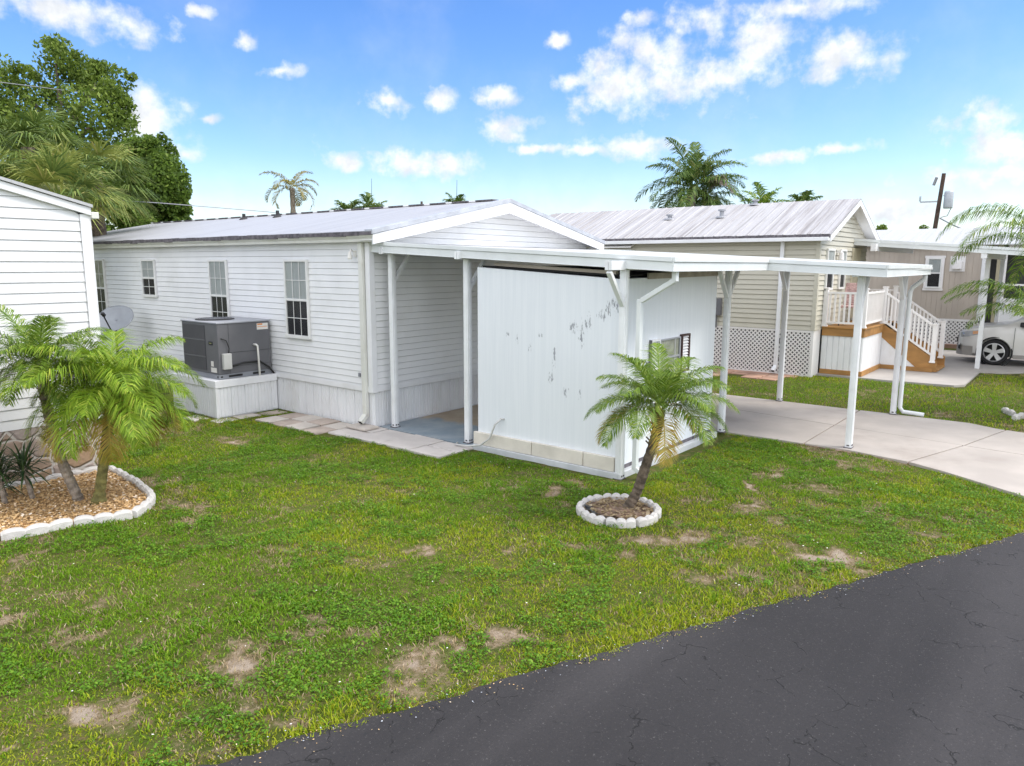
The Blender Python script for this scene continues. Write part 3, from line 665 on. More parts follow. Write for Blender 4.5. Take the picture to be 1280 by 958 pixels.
def slope_sheet(mb, x0, z0, x1, z1, mi=0, rib=.305, th=.03):
    mb.hexa([(x0, y0, z0 - th), (x1, y0, z1 - th), (x1, y1, z1 - th), (x0, y1, z0 - th), (x0, y0, z0), (x1, y0, z1), (x1, y1, z1), (x0, y1, z0)], mi)
    yy = y0 + .2
    while rib and yy < y1 - .05:
        mb.hexa([(x0, yy, z0 - .002), (x1, yy, z1 - .002), (x1, yy + .045, z1 - .002), (x0, yy + .045, z0 - .002), (x0, yy + .012, z0 + .014), (x1, yy + .012, z1 + .014), (x1, yy + .033, z1 + .014), (x0, yy + .033, z0 + .014)], mi); yy += rib
slope_sheet(rf, -.22, EZ, RX, RZ, rib=None); slope_sheet(rf, xr, EZ, RX, RZ, rib=None)
ro = rf.build('roof', 'roof1', H)
de = MB(); yy = y0 + .01
while yy < y1:   # uneven mildewed drip edge along the eave
    hh = random.uniform(.03, .05); de.box(-.238, yy, EZ - .03 - hh, -.212, min(yy + .3, y1), EZ - .012 + random.uniform(0, .016)); yy += .3
de.build('drip_edge', 'dark_edge', ro)
rc = MB()
yy = y0 + .35
while yy < y1 - .1:
    rc.box(RX - .09, yy, RZ - .005, RX + .09, yy + .42, RZ + .022, 0); rc.box(RX - .07, yy + .42, RZ - .005, RX + .07, yy + .6, RZ + .024, 1); yy += .6
rc.build('ridge_cap', ['dark_edge', 'trim'], ro)
rk = MB()
for (xa, xb) in ((-.235, RX), (xr + .015, RX)):
    za, zb = EZ, RZ
    rk.hexa([(xa, y0 - .015, za - .05), (xb, y0 - .015, zb - .05), (xb, y0 + .16, zb - .035), (xa, y0 + .16, za - .035), (xa, y0 - .015, za + .022), (xb, y0 - .015, zb + .022), (xb, y0 + .16, zb + .022), (xa, y0 + .16, za + .022)])
rk.build('rake_edge', 'grey_metal', ro, bevel=.004)
for (yy, xx, hh) in ((7.64, 2.6, .13), (6.23, 2.6, .15)):
    MB().tube([(xx, yy, rz1(xx) - .03), (xx, yy, rz1(xx) + hh)], .04, 10).lathe((xx, yy, rz1(xx) - .01), [(.12, 0), (.06, .05), (.045, .06)], mi=0).build('vent_pipe', 'black_pipe', ro)
fa = MB()
for (xa, xb) in ((-.21, RX), (xr, RX)):
    za, zb = EZ - .05, RZ - .05; s = 1 if xa < xb else -1
    fa.hexa([(xa, y0, za - .15), (xb, y0, zb - .19), (xb, y0 + .025, zb - .19), (xa, y0 + .025, za - .15), (xa, y0, za), (xb, y0, zb), (xb, y0 + .025, zb), (xa, y0 + .025, za)])
fa.build('fascia', 'trim', H, bevel=.003)
so = MB()
for (xa, xb) in ((-.2, RX), (xr, RX)):
    so.poly([(xa, y0 + .025, EZ - .14), (xb, y0 + .025, RZ - .14), (xb, .0, RZ - .14), (xa, .0, EZ - .14)])
so.box(-.12, y0 + .03, ZE - .004, 0, y1, ZE + .02); so.box(W1, y0 + .03, ZE - .004, xr - .1, y1, ZE + .02)
so.build('soffit', 'trim', H)
gu = MB()
def gutter_profile(mb, ya, yb, xo=-.12):   # K-style profile, open top
    prof = [(xo, 2.945), (xo - .055, 2.945), (xo - .062, 2.985), (xo - .095, 3.02), (xo - .10, 3.055), (xo - .088, 3.055), (xo - .083, 3.025), (xo - .05, 2.99), (xo - .048, 2.955), (xo, 2.955)]
    for (a, b) in zip(prof, prof[1:] + prof[:1]):
        mb.poly([(a[0], ya, a[1]), (b[0], ya, b[1]), (b[0], yb, b[1]), (a[0], yb, a[1])])
    for yy in (ya, yb): mb.poly([(xo, yy, 2.945), (xo - .055, yy, 2.945), (xo - .062, yy, 2.985), (xo - .095, yy, 3.02), (xo - .10, yy, 3.055), (xo, yy, 3.055)])
gutter_profile(gu, -.33, 13.1); gu.box(-.119, -.32, 2.96, -.10, 13.1, 3.07); gu.build('gutter', 'gutter', H)
ds = MB()
ds.box(-.085, .085, .2, -.018, .175, 2.95); ds.hexa([(-.085, .085, .2), (-.018, .085, .2), (-.018, .175, .2), (-.085, .175, .2), (-.085, .085, .2), (-.018, .085, .2), (-.018, .175, .2), (-.085, .175, .2)])
ds.beam((-.052, .13, .22), (-.17, .13, .115), .09, .067)
ds.build('downspout', 'gutter', H, bevel=.008)
MB().beam((-.171, .13, .1145), (-.174, .13, .112), .07, .05).build('downspout_outlet', 'dark', H)
for (a, b, c, d, n, cu, cov, zm) in ((9.34, 10.12, 1.38, 2.70, 3, 'curtain2', True, 2.03), (6.87, 7.47, 1.91, 2.69, 2, 'curtain', True, 2.30), (4.04, 4.68, 1.36, 2.68, 3, 'curtain', True, 2.0), (1.54, 2.20, 1.36, 2.68, 3, 'curtain', True, 2.0)):
    window_x(H, -.010, a, b, c, d, n, cu, 2, cov, zm)
lm = MB(); lm.box(-.03, .29, 2.72, -.012, .35, 2.82); lm.tube([(-.03, .32, 2.80), (-.10, .32, 2.83), (-.12, .32, 2.76)], .014); lm.lathe((-.12, .32, 2.70), [(.0, .1), (.02, .1), (.04, .0), (.03, -.02), (0, -.02)], n=14)
lm.build('wall_lamp', 'pvc', H)
MB().box(-.03, .27, .82, -.01, .32, .88).build('hose_tap', 'ac_base', H)

# ------------------------------------------------------------------ equipment platform and air conditioner
P = root('equipment_platform', (-.6, 3.3, 0), 'white ribbed skirted platform against the house under the air conditioner', 'platform')
m_ = MB(); m_.box(-1.18, 2.63, 0, -.01, 4.1, .62)
ribs(m_, 'x', -1.18, -1, 2.62, 4.1, .02, .54, .26, .065); ribs(m_, 'y', 2.63, -1, -1.19, -.02, .02, .54, .26, .065); m_.build('skirting', 'skirt', P)
m_ = MB(); m_.box(-1.215, 2.59, .53, -.02, 2.628, .655); m_.box(-1.215, 2.628, .53, -1.178, 4.12, .655); m_.box(-1.178, 2.628, .622, -.02, 4.12, .65)
m_.box(-1.21, 2.60, 0, -1.16, 2.628, .53); m_.box(-1.21, 2.628, 0, -1.192, 2.68, .53); m_.build('trim', 'trim', P, bevel=.006)
A = root('air_conditioner', (-.55, 3.3, .655), 'boxy grey packaged air conditioner on a white platform beside the house', 'air conditioner')
x0, x1, y0a, y1a, zb, zt = -1.06, -.06, 2.70, 3.88, .735, 1.60
m_ = MB(); m_.box(x0, y0a, zb, x1, y1a, zt); ca = m_.build('cabinet', 'ac_grey', A, bevel=.01)
m_ = MB(); m_.box(x0 + .01, y0a + .01, .655, x1 - .01, y1a - .01, zb); 
m_.box(x0 - .012, y0a - .012, .655, x1 + .012, y0a + .01, .735); m_.box(x0 - .012, y0a + .01, .655, x0 + .01, y1a, .735); m_.build('base_rail', 'ac_base', A, bevel=.004)
for (a, b) in ((.16, .42), (.62, .86)): MB().box(x0 + a, y0a - .0145, .68, x0 + b, y0a - .0125, .715).build('fork_slot', 'dark', A)
MB().box(x0 + .015, y0a - .0145, .685, x0 + .05, y0a - .0125, .71).build('bolt_hole', 'dark', A); MB().box(x0 - .0145, y0a + .02, .685, x0 - .0125, y0a + .06, .71).build('bolt_hole', 'dark', A)
m_ = MB(); m_.box(x0 - .015, y0a - .015, zt, x1 + .015, y1a + .015, zt + .025); li = m_.build('lid', 'ac_top', A, bevel=.006)
cx, cy = x0 + .40, y0a + .76
m_ = MB(); m_.lathe((cx, cy, zt + .025), [(.33, 0), (.33, .014), (.30, .02), (.285, .012), (0, .008)], n=40); m_.build('fan_opening', 'black_trim', li)
m_ = MB()
for r in (.08, .14, .2, .26): m_.lathe((cx, cy, zt + .045), [(r - .003, 0), (r + .003, 0), (r + .003, .005), (r - .003, .005), (r - .003, 0)], n=36)
for k in range(6): a = k * math.pi / 6; m_.beam((cx - .3 * math.cos(a), cy - .3 * math.sin(a), zt + .047), (cx + .3 * math.cos(a), cy + .3 * math.sin(a), zt + .047), .005, .005)
m_.build('fan_guard', 'ac_base', li)
m_ = MB(); m_.box(x0 - .006, y0a + .40, zb + .05, x0 - .001, y1a - .03, zt - .04, 0)
yy = y0a + .42
while yy < y1a - .04: m_.box(x0 - .012, yy, zb + .05, x0 - .004, yy + .012, zt - .04, 1); yy += .035
for k in range(2): m_.box(x0 - .014, y0a + .40, zb + .27 + .29 * k, x0 - .005, y1a - .03, zb + .29 + .29 * k, 1)
m_.build('coil_guard', ['ac_coil', 'ac_grey'], A)
m_ = MB(); m_.box(x0 + .20, y0a - .004, zb, x0 + .204, y0a - .0005, zt); m_.box(x0 + .204, y0a - .004, zb + .36, x1, y0a - .0005, zb + .368); m_.box(x0 + .204, y0a - .004, zb + .12, x1, y0a - .0005, zb + .125); m_.build('panel_seam', 'ac_coil', A)
m_ = MB(); m_.box(x0 - .008, y0a + .17, zb + .50, x0 - .001, y0a + .29, zb + .56); m_.build('nameplate', 'black_trim', A)
m_ = MB(); m_.box(x0 - .009, y0a + .19, zb + .522, x0 - .0075, y0a + .27, zb + .538); m_.build('nameplate_band', 'chrome', A)
m_ = MB(); m_.box(x0 - .005, y0a + .08, zb + .03, x0 - .001, y0a + .26, zb + .11); m_.box(x0 - .005, y0a + .17, zb + .13, x0 - .001, y0a + .25, zb + .22); m_.build('sticker', 'sticker', A)
m_ = MB(); m_.box(x1 - .25, y0a - .005, zt - .14, x1 - .03, y0a - .001, zt - .03, 0); m_.box(x1 - .24, y0a - .0065, zt - .06, x1 - .14, y0a - .005, zt - .035, 1); m_.box(x1 - .24, y0a - .0065, zt - .095, x1 - .05, y0a - .005, zt - .085, 1); m_.build('sticker', ['sticker', 'orange'], A)
m_ = MB(); m_.box(x0 + .05, y0a - .08, zb + .09, x0 + .20, y0a - .004, zb + .36); m_.build('disconnect_box', 'box_grey', A, bevel=.01)
m_ = MB(); m_.tube([(x0 + .05, y0a - .012, zb + .62), (x0 + .14, y0a - .03, zb + .58), (x0 + .18, y0a - .035, zb + .45), (x0 + .17, y0a - .03, zb + .36)], .008); 
m_.tube([(x0 + .2, y0a - .03, zb + .13), (x0 + .45, y0a - .03, zb + .17), (x0 + .75, y0a - .04, zb + .17), (x0 + .92, y0a - .05, zb + .05), (x0 + 1.05, y0a - .06, zb - .12)], .017); m_.build('conduit', 'rubber', A, smooth=True)
m_ = MB(); m_.tube([(x1 - .33, y0a, zb + .47), (x1 - .33, y0a - .085, zb + .47), (x1 - .31, y0a - .09, zb + .45), (x1 - .29, y0a - .09, .56)], .018); m_.build('drain_pipe', 'pvc', A, smooth=True)

# ------------------------------------------------------------------ satellite dish
D = root('satellite_dish', (-.6, 7.6, 0), 'grey satellite dish on a mast between the two white houses', 'satellite dish')
m_ = MB(); nrm = Vector((-.62, -.45, .64)).normalized(); ux = nrm.cross(Vector((0, 0, 1))).normalized(); uy = ux.cross(nrm)
c = Vector((-.62, 7.6, 1.45)); K = 0; rings = 6; n = 28
for i in range(rings + 1):
    r = i / rings
    for j in range(n):
        a = 2 * math.pi * j / n; p = c + ux * (.40 * r * math.cos(a)) - uy * (.34 * r * math.sin(a)) + nrm * (.08 * r * r - .08); m_.v.append(tuple(p))
for i in range(rings):
    for j in range(n): m_.f.append((i * n + j, i * n + (j + 1) % n, (i + 1) * n + (j + 1) % n, (i + 1) * n + j)); m_.m.append(0)
do = m_.build('reflector', 'dish', D, smooth=True); sd = do.modifiers.new('thickness', 'SOLIDIFY'); sd.thickness = .008
m_ = MB(); m_.tube([(-.60, 7.66, 0), (-.60, 7.66, 1.15), tuple(c - nrm * .1)], .03); m_.build('mast', 'black_trim', D)
m_ = MB(); foot = c - uy * -.30 * -1 - nrm * .02; tip = c + nrm * .42 - uy * -.18 * -1; m_.tube([tuple(foot), tuple(tip)], .014); m_.beam(tip, tip - nrm * .09, .06, .05); m_.build('feed_arm', 'black_trim', D)

# ------------------------------------------------------------------ carport
CP = root('carport', (.2, -.24, 0), 'white flat aluminium carport on slender posts over shed and driveway', 'carport')
def zb_(y): return 2.79 + (y + .13) * .0503      # underside of the fascia
XA, XB, XC, YF, YB = .03, 3.02, 6.5, -5.1, -6.66
m_ = MB()
def pan(mb, xa, xb, ya, yb):
    mb.hexa([(xa, ya, zb_(ya) + .085), (xb, ya, zb_(ya) + .085), (xb, yb, zb_(yb) + .085), (xa, yb, zb_(yb) + .085), (xa, ya, zb_(ya) + .12), (xb, ya, zb_(ya) + .12), (xb, yb, zb_(yb) + .12), (xa, yb, zb_(yb) + .12)])
    x = xa + .12
    while x < xb - .05:
        mb.hexa([(x - .02, ya, zb_(ya) + .118), (x + .02, ya, zb_(ya) + .118), (x + .02, yb, zb_(yb) + .118), (x - .02, yb, zb_(yb) + .118), (x - .012, ya, zb_(ya) + .142), (x + .012, ya, zb_(ya) + .142), (x + .012, yb, zb_(yb) + .142), (x - .012, yb, zb_(yb) + .142)]); x += .3
pan(m_, XA + .01, XB, YF + .012, -.015); pan(m_, XB + .002, XC - .01, YB + .012, -.015)
m_.build('roof', 'carport_roof', CP)
m_ = MB()
def fas(mb, a, b, out):   # fascia band with rolled upper lip between two plan points
    ox, oy = out
    za, zb2 = zb_(a[1]), zb_(b[1]); 
    for (lo, hi, t0, t1) in ((0, .10, 0, .018), (.104, .158, 0, .034), (-.004, .006, -.03, .022)):
        mb.hexa([(a[0] + ox * t0, a[1] + oy * t0, za + lo), (b[0] + ox * t0, b[1] + oy * t0, zb2 + lo), (b[0] + ox * t1, b[1] + oy * t1, zb2 + lo), (a[0] + ox * t1, a[1] + oy * t1, za + lo),
                 (a[0] + ox * t0, a[1] + oy * t0, za + hi), (b[0] + ox * t0, b[1] + oy * t0, zb2 + hi), (b[0] + ox * t1, b[1] + oy * t1, zb2 + hi), (a[0] + ox * t1, a[1] + oy * t1, za + hi)])
    mb.hexa([(a[0], a[1], za + .099), (b[0], b[1], zb2 + .099), (b[0] + ox * .006, b[1] + oy * .006, zb2 + .099), (a[0] + ox * .006, a[1] + oy * .006, za + .099),
             (a[0], a[1], za + .105), (b[0], b[1], zb2 + .105), (b[0] + ox * .006, b[1] + oy * .006, zb2 + .105), (a[0] + ox * .006, a[1] + oy * .006, za + .105)])
fas(m_, (XA, -.02), (XA, YF), (-1, 0)); fas(m_, (XA - .02, YF), (XB, YF), (0, -1)); fas(m_, (XB, YF - .01), (XB, YB), (-1, 0)); fas(m_, (XB - .02, YB), (XC + .02, YB + .06), (0, -1)); fas(m_, (XC, YB + .05), (XC, -.02), (1, 0))
m_.build('fascia', 'fascia', CP, bevel=.004)
def header(y, xa, xb):
    zt_ = zb_(y) + .082
    MB().box(xa, y - .045, zt_ - .105, xb, y - .003, zt_).box(xa, y + .003, zt_ - .105, xb, y + .045, zt_).build('beam', 'post', CP, bevel=.003)
header(-.26, .0, 6.42); header(-1.86, -.03, 6.42); header(-4.46, -.30, 6.5); header(-6.28, 3.06, 6.5)
def post(x, y, br=(), w=.085, z0=.03):
    zt_ = zb_(y) - .02
    po = MB().box(x - w / 2, y - w / 2, z0, x + w / 2, y + w / 2, zt_).box(x - w * .25, y - w / 2 - .006, z0, x + w * .25, y - w / 2 + .002, zt_).box(x - w / 2 - .006, y - w * .25, z0, x - w / 2 + .002, y + w * .25, zt_).build('post', 'post', CP, bevel=.004)
    for s in br:
        MB().beam((x + s * w * .4, y, zt_ - .42), (x + s * .36, y, zt_ - .02), .06, .045).build('brace', 'post', po, bevel=.003)
    MB().box(x - w / 2 - .02, y - w / 2 - .012, z0, x + w / 2 + .02, y + w / 2 + .012, z0 + .012).box(x - w / 2 - .008, y - .02, z0 + .03, x - w / 2 - .004, y + .015, z0 + .05).box(x - .035, y - w / 2 - .01, z0 + .035, x - .012, y - w / 2 - .004, z0 + .055).box(x + .005, y - w / 2 - .01, z0 + .035, x + .03, y - w / 2 - .004, z0 + .055).build('base_bracket', 'dark_edge', po)
post(.22, -.26, (1,)); post(.19, -1.86, (1,)); post(.08, -4.46, (-1,), .085, .0); post(3.2, -4.46, (-1, 1), .085, .034); post(6.44, -4.27, (-1,), .085, .034); post(3.4, -6.28, (1,), .085, .034); post(6.44, -6.25, (-1,), .085, .034)
m_ = MB(); z_ = zb_(YF)
m_.beam((.2, YF + .05, z_ + .02), (.2, YF + .05, z_ - .12), .075, .06); m_.beam((.2, YF + .05, z_ - .10), (.17, -4.64, z_ - .35), .075, .06); m_.beam((.17, -4.625, z_ - .33), (.17, -4.625, .13), .075, .06); m_.beam((.17, -4.62, .15), (.2, -4.75, .06), .075, .06)
m_.build('downspout', 'fascia', CP, bevel=.01)
m_ = MB(); z_ = zb_(YB)
m_.tube([(6.4, YB + .1, z_ + .02), (6.4, YB + .1, z_ - .06), (6.42, YB + .16, z_ - .12), (6.44, -6.38, z_ - .22), (6.44, -6.35, z_ - .30), (6.44, -6.35, .17), (6.46, -6.40, .09), (6.5, -6.6, .075), (6.5, -6.72, .07)], .037, 10)
m_.build('downspout', 'fascia', CP, smooth=True)

# ------------------------------------------------------------------ storage shed
SH = root('storage_shed', (1.5, -3.35, 0), 'white boarded storage shed with peeling grey paint flecks under the carport', 'shed')
sx0, sx1, sy0, sy1 = .09, 2.92, -4.40, -2.14
def st_(y): return 2.57 + (y + 2.2) * .045
m_ = MB()
m_.hexa([(sx0, sy0, .1), (sx1, sy0, .1), (sx1, sy1, .1), (sx0, sy1, .1), (sx0, sy0, st_(sy0) - .03), (sx1, sy0, st_(sy0)), (sx1, sy1, st_(sy1)), (sx0, sy1, st_(sy1))])
m_.build('wall', 'shed', SH)
m_ = MB(); yy = sy0 + .02; k = 0
for (a, b) in ((sy0 + .0, -3.95), (-3.942, -3.13), (-3.122, sy1 + .05)):
    m_.box(sx0 - .05, a, .082, sx0 - .0005, b, .262)
m_.build('block_course', 'block', SH, bevel=.008)
m_ = MB(); m_.box(sx0 - .07, sy0 - .09, -.04, sx1 + .06, sy1 + .05, .08); m_.build('foundation', 'slab', SH, bevel=.01)
m_ = MB(); m_.box(sx0 + .02, sy0 - .012, .081, sx1, sy0 - .001, .125); m_.build('sill_gap', 'dark_edge', SH)
m_ = MB(); m_.hexa([(sx0 + .05, sy0 + .05, st_(sy0) + .0), (sx1 - .05, sy0 + .05, st_(sy0)), (sx1 - .05, sy1 - .05, st_(sy1)), (sx0 + .05, sy1 - .05, st_(sy1)), (sx0 + .05, sy0 + .05, st_(sy0) + .02), (sx1 - .05, sy0 + .05, st_(sy0) + .02), (sx1 - .05, sy1 - .05, st_(sy1) + .02), (sx0 + .05, sy1 - .05, st_(sy1) + .02)]); m_.build('roof_deck', 'dark', SH)
m_ = MB(); m_.beam((sx0 + .09, sy0 + .1, st_(sy0) + .045), (sx0 + .09, sy1 - .25, st_(sy1) + .04), .06, .04); m_.beam((.75, sy0 - .01, st_(sy0) + .0), (sx1 - .02, sy0 - .01, st_(sy0) + .02), .03, .075); m_.build('roof_batten', 'lumber', SH)
m_ = MB(); m_.box(sx0 - .012, sy0 - .035, .085, sx0 - .0005, sy0 + .004, 2.40); m_.build('corner_board', 'trim', SH)
# window on the street face: frame > pane, and a pair of shutters
wx0, wx1, wz0, wz1 = 1.14, 1.69, 1.16, 1.62; fy = sy0
m_ = MB(); m_.box(wx0 - .03, fy - .03, wz0 - .03, wx0, fy - .002, wz1 + .02); m_.box(wx1, fy - .03, wz0 - .03, wx1 + .03, fy - .002, wz1 + .02); m_.box(wx0, fy - .03, wz1, wx1, fy - .002, wz1 + .02); m_.box(wx0, fy - .04, wz0 - .03, wx1, fy - .002, wz0); m_.box(wx0, fy - .026, 1.37, wx1, fy - .004, 1.395)
wo = m_.build('window', 'ac_top', SH, bevel=.003)
m_ = MB(); m_.poly([(wx0, fy - .02, wz0), (wx1, fy - .02, wz0), (wx1, fy - .02, wz1), (wx0, fy - .02, wz1)]); m_.build('pane', 'glass', wo)
m_ = MB(); m_.box(wx0, fy - .008, wz0, wx1, fy - .005, wz1); m_.build('room_backing', 'curtain2', wo)
for (a, b) in ((.42, .45), (.1, .11)): MB().box(wx0 + a, fy - .016, wz0, wx0 + b, fy - .010, wz1).build('inner_bar', 'muntin', wo)
for (a, b, top, fm) in ((.86, 1.09, 1.655, 'ac_base'), (1.735, 1.985, 1.665, 'maroon')):
    m_ = MB(); bt = 1.14
    for (u0, u1, v0, v1) in ((a, a + .022, bt, top), (b - .022, b, bt, top), (a + .022, b - .022, top - .025, top), (a + .022, b - .022, bt, bt + .03)): m_.box(u0, fy - .045, v0, u1, fy - .002, v1)
    so_ = m_.build('shutter', fm if fm == 'maroon' else 'louvre', SH)
    m_ = MB(); z = bt + .035
    while z < top - .04: m_.hexa([(a + .022, fy - .03, z), (b - .022, fy - .03, z), (b - .022, fy - .01, z + .025), (a + .022, fy - .01, z + .025), (a + .022, fy - .033, z + .006), (b - .022, fy - .033, z + .006), (b - .022, fy - .013, z + .031), (a + .022, fy - .013, z + .031)]); z += .04
    m_.build('louvre_blade', 'louvre', so_)
    if fm != 'maroon': MB().box(a - .008, fy - .04, bt, a - .001, fy - .002, top).build('shutter_edge', 'ac_grey', so_)
m_ = MB(); m_.tube([(sx0 + .01, -2.62, .50), (sx0 - .05, -2.60, .51), (sx0 - .09, -2.52, .42), (sx0 - .12, -2.45, .22), (sx0 - .14, -2.3, .11), (sx0 - .15, -2.1, .065), (sx0 - .16, -1.85, .05), (sx0 - .05, -1.78, .05)], .014); m_.build('cable_conduit', 'box_grey', SH, smooth=True)

# ------------------------------------------------------------------ left neighbour house
LH = root('neighbour_house', (-6.5, 5, 0), 'white house at the left edge with wide lapped siding and stone base', 'house', 'mobile homes')
lx1, ly0, LW = -3.66, .92, 5.6
lx0 = lx1 - LW; lrx = (lx0 + lx1) / 2
def lz(x): return 3.30 + .265 * (min(lx1 + .06 - x, x - lx0 + .06))
m_ = MB(); m_.box(lx0, ly0 + .016, .68, lx1 - .016, 7.2, 3.22); m_.poly([(lx0, ly0 + .016, 3.2), (lx1, ly0 + .016, 3.2), (lrx, ly0 + .016, lz(lrx) - .1)])
laps(m_, 'y', ly0, -1, lambda z: max(lx0, lx0 + (z - 3.2) / .265), lambda z: min(lx1, lx1 - (z - 3.2) / .265), .68, 3.85, .122, t=.015); laps(m_, 'x', lx1, 1, lambda z: ly0, lambda z: 7.2, .68, 3.2, .122, t=.018)
m_.build('wall', 'vinyl_left', LH)
m_ = MB(); m_.box(lx1 - .09, ly0 - .03, .66, lx1 + .02, ly0 - .0185, 3.2); m_.box(lx1 + .0185, ly0 - .03, .66, lx1 + .03, ly0 + .1, 3.2); m_.build('corner_trim', 'trim', LH)
m_ = MB(); m_.box(lx0, ly0 - .01, 0, lx1 - .02, 7.2, .678); m_.build('stone_base', 'stone', LH)
m_ = MB()
for (xa, xb) in ((lx1 + .045, lrx), (lx0 - .045, lrx)):
    za = lz(lx1) - .01; zc = lz(lrx)
    m_.hexa([(xa, ly0 - .085, za - .025), (xb, ly0 - .085, zc - .025), (xb, 7.4, zc - .025), (xa, 7.4, za - .025), (xa, ly0 - .085, za + .01), (xb, ly0 - .085, zc + .01), (xb, 7.4, zc + .01), (xa, 7.4, za + .01)])
m_.build('roof', 'roof3', LH)
m_ = MB()
for (xa, xb) in ((lx1 + .03, lrx), (lx0 - .03, lrx)):
    za = lz(lx1) - .04; zc = lz(lrx) - .03
    m_.hexa([(xa, ly0 - .06, za - .09), (xb, ly0 - .06, zc - .09), (xb, ly0 - .02, zc - .09), (xa, ly0 - .02, za - .09), (xa, ly0 - .06, za), (xb, ly0 - .06, zc), (xb, ly0 - .02, zc), (xa, ly0 - .02, za)])
m_.build('fascia', 'trim', LH, bevel=.004)
m_ = MB(); m_.box(lx1 + .03, ly0 - .06, 3.15, lx1 + .12, 7.3, 3.23); m_.build('gutter', 'gutter', LH, bevel=.01)

# ------------------------------------------------------------------ beige neighbour house
dx0_ = 10.64
B2 = root('beige_house', (12.4, .7, 0), 'beige lapped mobile home with stained metal roof and lattice skirting', 'house', 'mobile homes')
bx0, bx1, by0, by1, bs, be = 10.1, 14.5, -3.76, 5.1, 1.10, 3.22
brx, brz, bez = 12.25, 4.24, 3.30
def bz(x): return bez + (brz - bez) / (brx - 9.88) * (min(x, 2 * brx - x) - 9.88)
m_ = MB(); m_.box(bx0 + .016, by0 + .016, bs, bx1 - .016, by1, be); m_.poly([(bx0, by0 + .016, be), (bx1, by0 + .016, be), (brx, by0 + .016, brz - .12)])
laps(m_, 'x', bx0, -1, lambda z: by0, lambda z: by1, bs, be, .1165, t=.024)
def blo(z): return max(bx0, 9.88 + (z + .11 - bez) * (brx - 9.88) / (brz - bez)) if z > 3.2 else bx0
laps(m_, 'y', by0, -1, blo, lambda z: min(bx1, 2 * brx - blo(z)), bs, 4.1, .1165, t=.024)
m_.build('wall', 'beige', B2)
m_ = MB(); m_.box(bx0 - .03, by0 - .03, bs, bx0 + .06, by0 - .017, be); m_.box(bx0 - .03, by0 - .017, bs, bx0 - .017, by0 + .06, be); m_.build('corner_trim', 'beige', B2)
# lattice: two layers of crossing white strips before a dark crawl space
m_ = MB(); sp = .085
def strip(mb, u0, z0, u1, z1, off, wd=.032):
    d = math.hypot(u1 - u0, z1 - z0); nu, nz = -(z1 - z0) / d * wd / 2, (u1 - u0) / d * wd / 2
    mb.poly([(bx0 - off, u0 - nu, z0 - nz), (bx0 - off, u1 - nu, z1 - nz), (bx0 - off, u1 + nu, z1 + nz), (bx0 - off, u0 + nu, z0 + nz)])
hh = bs - .06; u = by0 - hh
while u < .9:
    for (s, off) in ((1, .004), (-1, .009)):
        a0, b0, a1, b1 = (u, .04, u + hh, .04 + hh) if s == 1 else (u + hh, .04, u, .04 + hh)
        # clip to by0..
        if min(a0, a1) < by0:
            t_ = (by0 - min(a0, a1)) / hh
            if t_ >= 1: continue
            if a0 < a1: a0, b0 = by0, b0 + hh * t_
            else: a1, b1 = by0, b1 - hh * t_
        strip(m_, a0, b0, a1, b1, off)
    u += sp * 1.2
m_.box(bx0 - .016, by0, bs - .05, bx0 - .01, 1.2, bs - .005); m_.box(bx0 - .016, by0, .0, bx0 - .01, 1.2, .05); m_.box(bx0 - .016, by0 - .01, .05, bx0 - .01, by0 + .05, bs - .05)
la = m_.build('lattice', 'rail', B2)
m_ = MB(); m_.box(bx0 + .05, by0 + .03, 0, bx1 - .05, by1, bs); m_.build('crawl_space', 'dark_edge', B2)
MB().box(bx0 - .009, by0 - .012, 0, dx0_ - .03, by0 + .02, bs - .002).build('front_skirting', 'rail', B2)
for z_ in (.82, .37): MB().box(bx0 - .03, -3.0, z_ - .055, bx0 - .012, -2.88, z_ + .055).build('vent_cover', 'dark', la)
m_ = MB()
y0, y1 = by0 - .29, by1 + .2
slope_sheet(m_, 9.86, bez, brx, brz, rib=.28); slope_sheet(m_, 2 * brx - 9.86, bez, brx, brz, rib=.28)
r2 = m_.build('roof', 'roof2', B2)
de = MB(); yy = y0 + .01
while yy < y1: de.box(9.835, yy, bez - .065 - random.uniform(0, .02), 9.872, min(yy + .25, y1), bez - .008 + random.uniform(0, .014)); yy += .25
de.build('drip_edge', 'dark_edge', r2)
for (yy, xx, hh_) in ((.62, 11.3, .1), (-.88, 11.3, .17), (-1.42, 12.2, .1)):
    MB().lathe((xx, yy, bz(xx) - .03), [(.16, 0), (.14, .03), (.06, .05), (.055, hh_), (.1, hh_ + .01), (.1, hh_ + .05), (0, hh_ + .06)], n=14).build('roof_vent', 'ac_top', r2)
m_ = MB(); m_.box(9.79, y0 + .02, 3.15, 9.9, y1, 3.235); m_.box(9.9, y0 + .02, be - .004, 10.1, y1, be + .02); m_.build('gutter', 'trim', B2, bevel=.008)
m_ = MB()
for (xa, xb) in ((9.9, brx), (2 * brx - 9.9, brx)):
    m_.hexa([(xa, y0, bez - .17), (xb, y0, brz - .17), (xb, y0 + .025, brz - .17), (xa, y0 + .025, bez - .17), (xa, y0, bez - .032), (xb, y0, brz - .032), (xb, y0 + .025, brz - .032), (xa, y0 + .025, bez - .032)])
    m_.poly([(xa, y0 + .025, bez - .12), (xb, y0 + .025, brz - .12), (xb, by0 + .02, brz - .12), (xa, by0 + .02, bez - .12)])
m_.build('fascia', 'trim', B2)
m_ = MB(); m_.box(bx0 - .09, -2.99, .2, bx0 - .02, -2.90, 3.22); m_.beam((bx0 - .055, -2.945, .21), (bx0 - .22, -2.945, .1), .09, .07); m_.build('downspout', 'trim', B2, bevel=.008)
MB().beam((bx0 - .221, -2.945, .0995), (bx0 - .224, -2.945, .097), .07, .05).build('downspout_outlet', 'dark', B2)
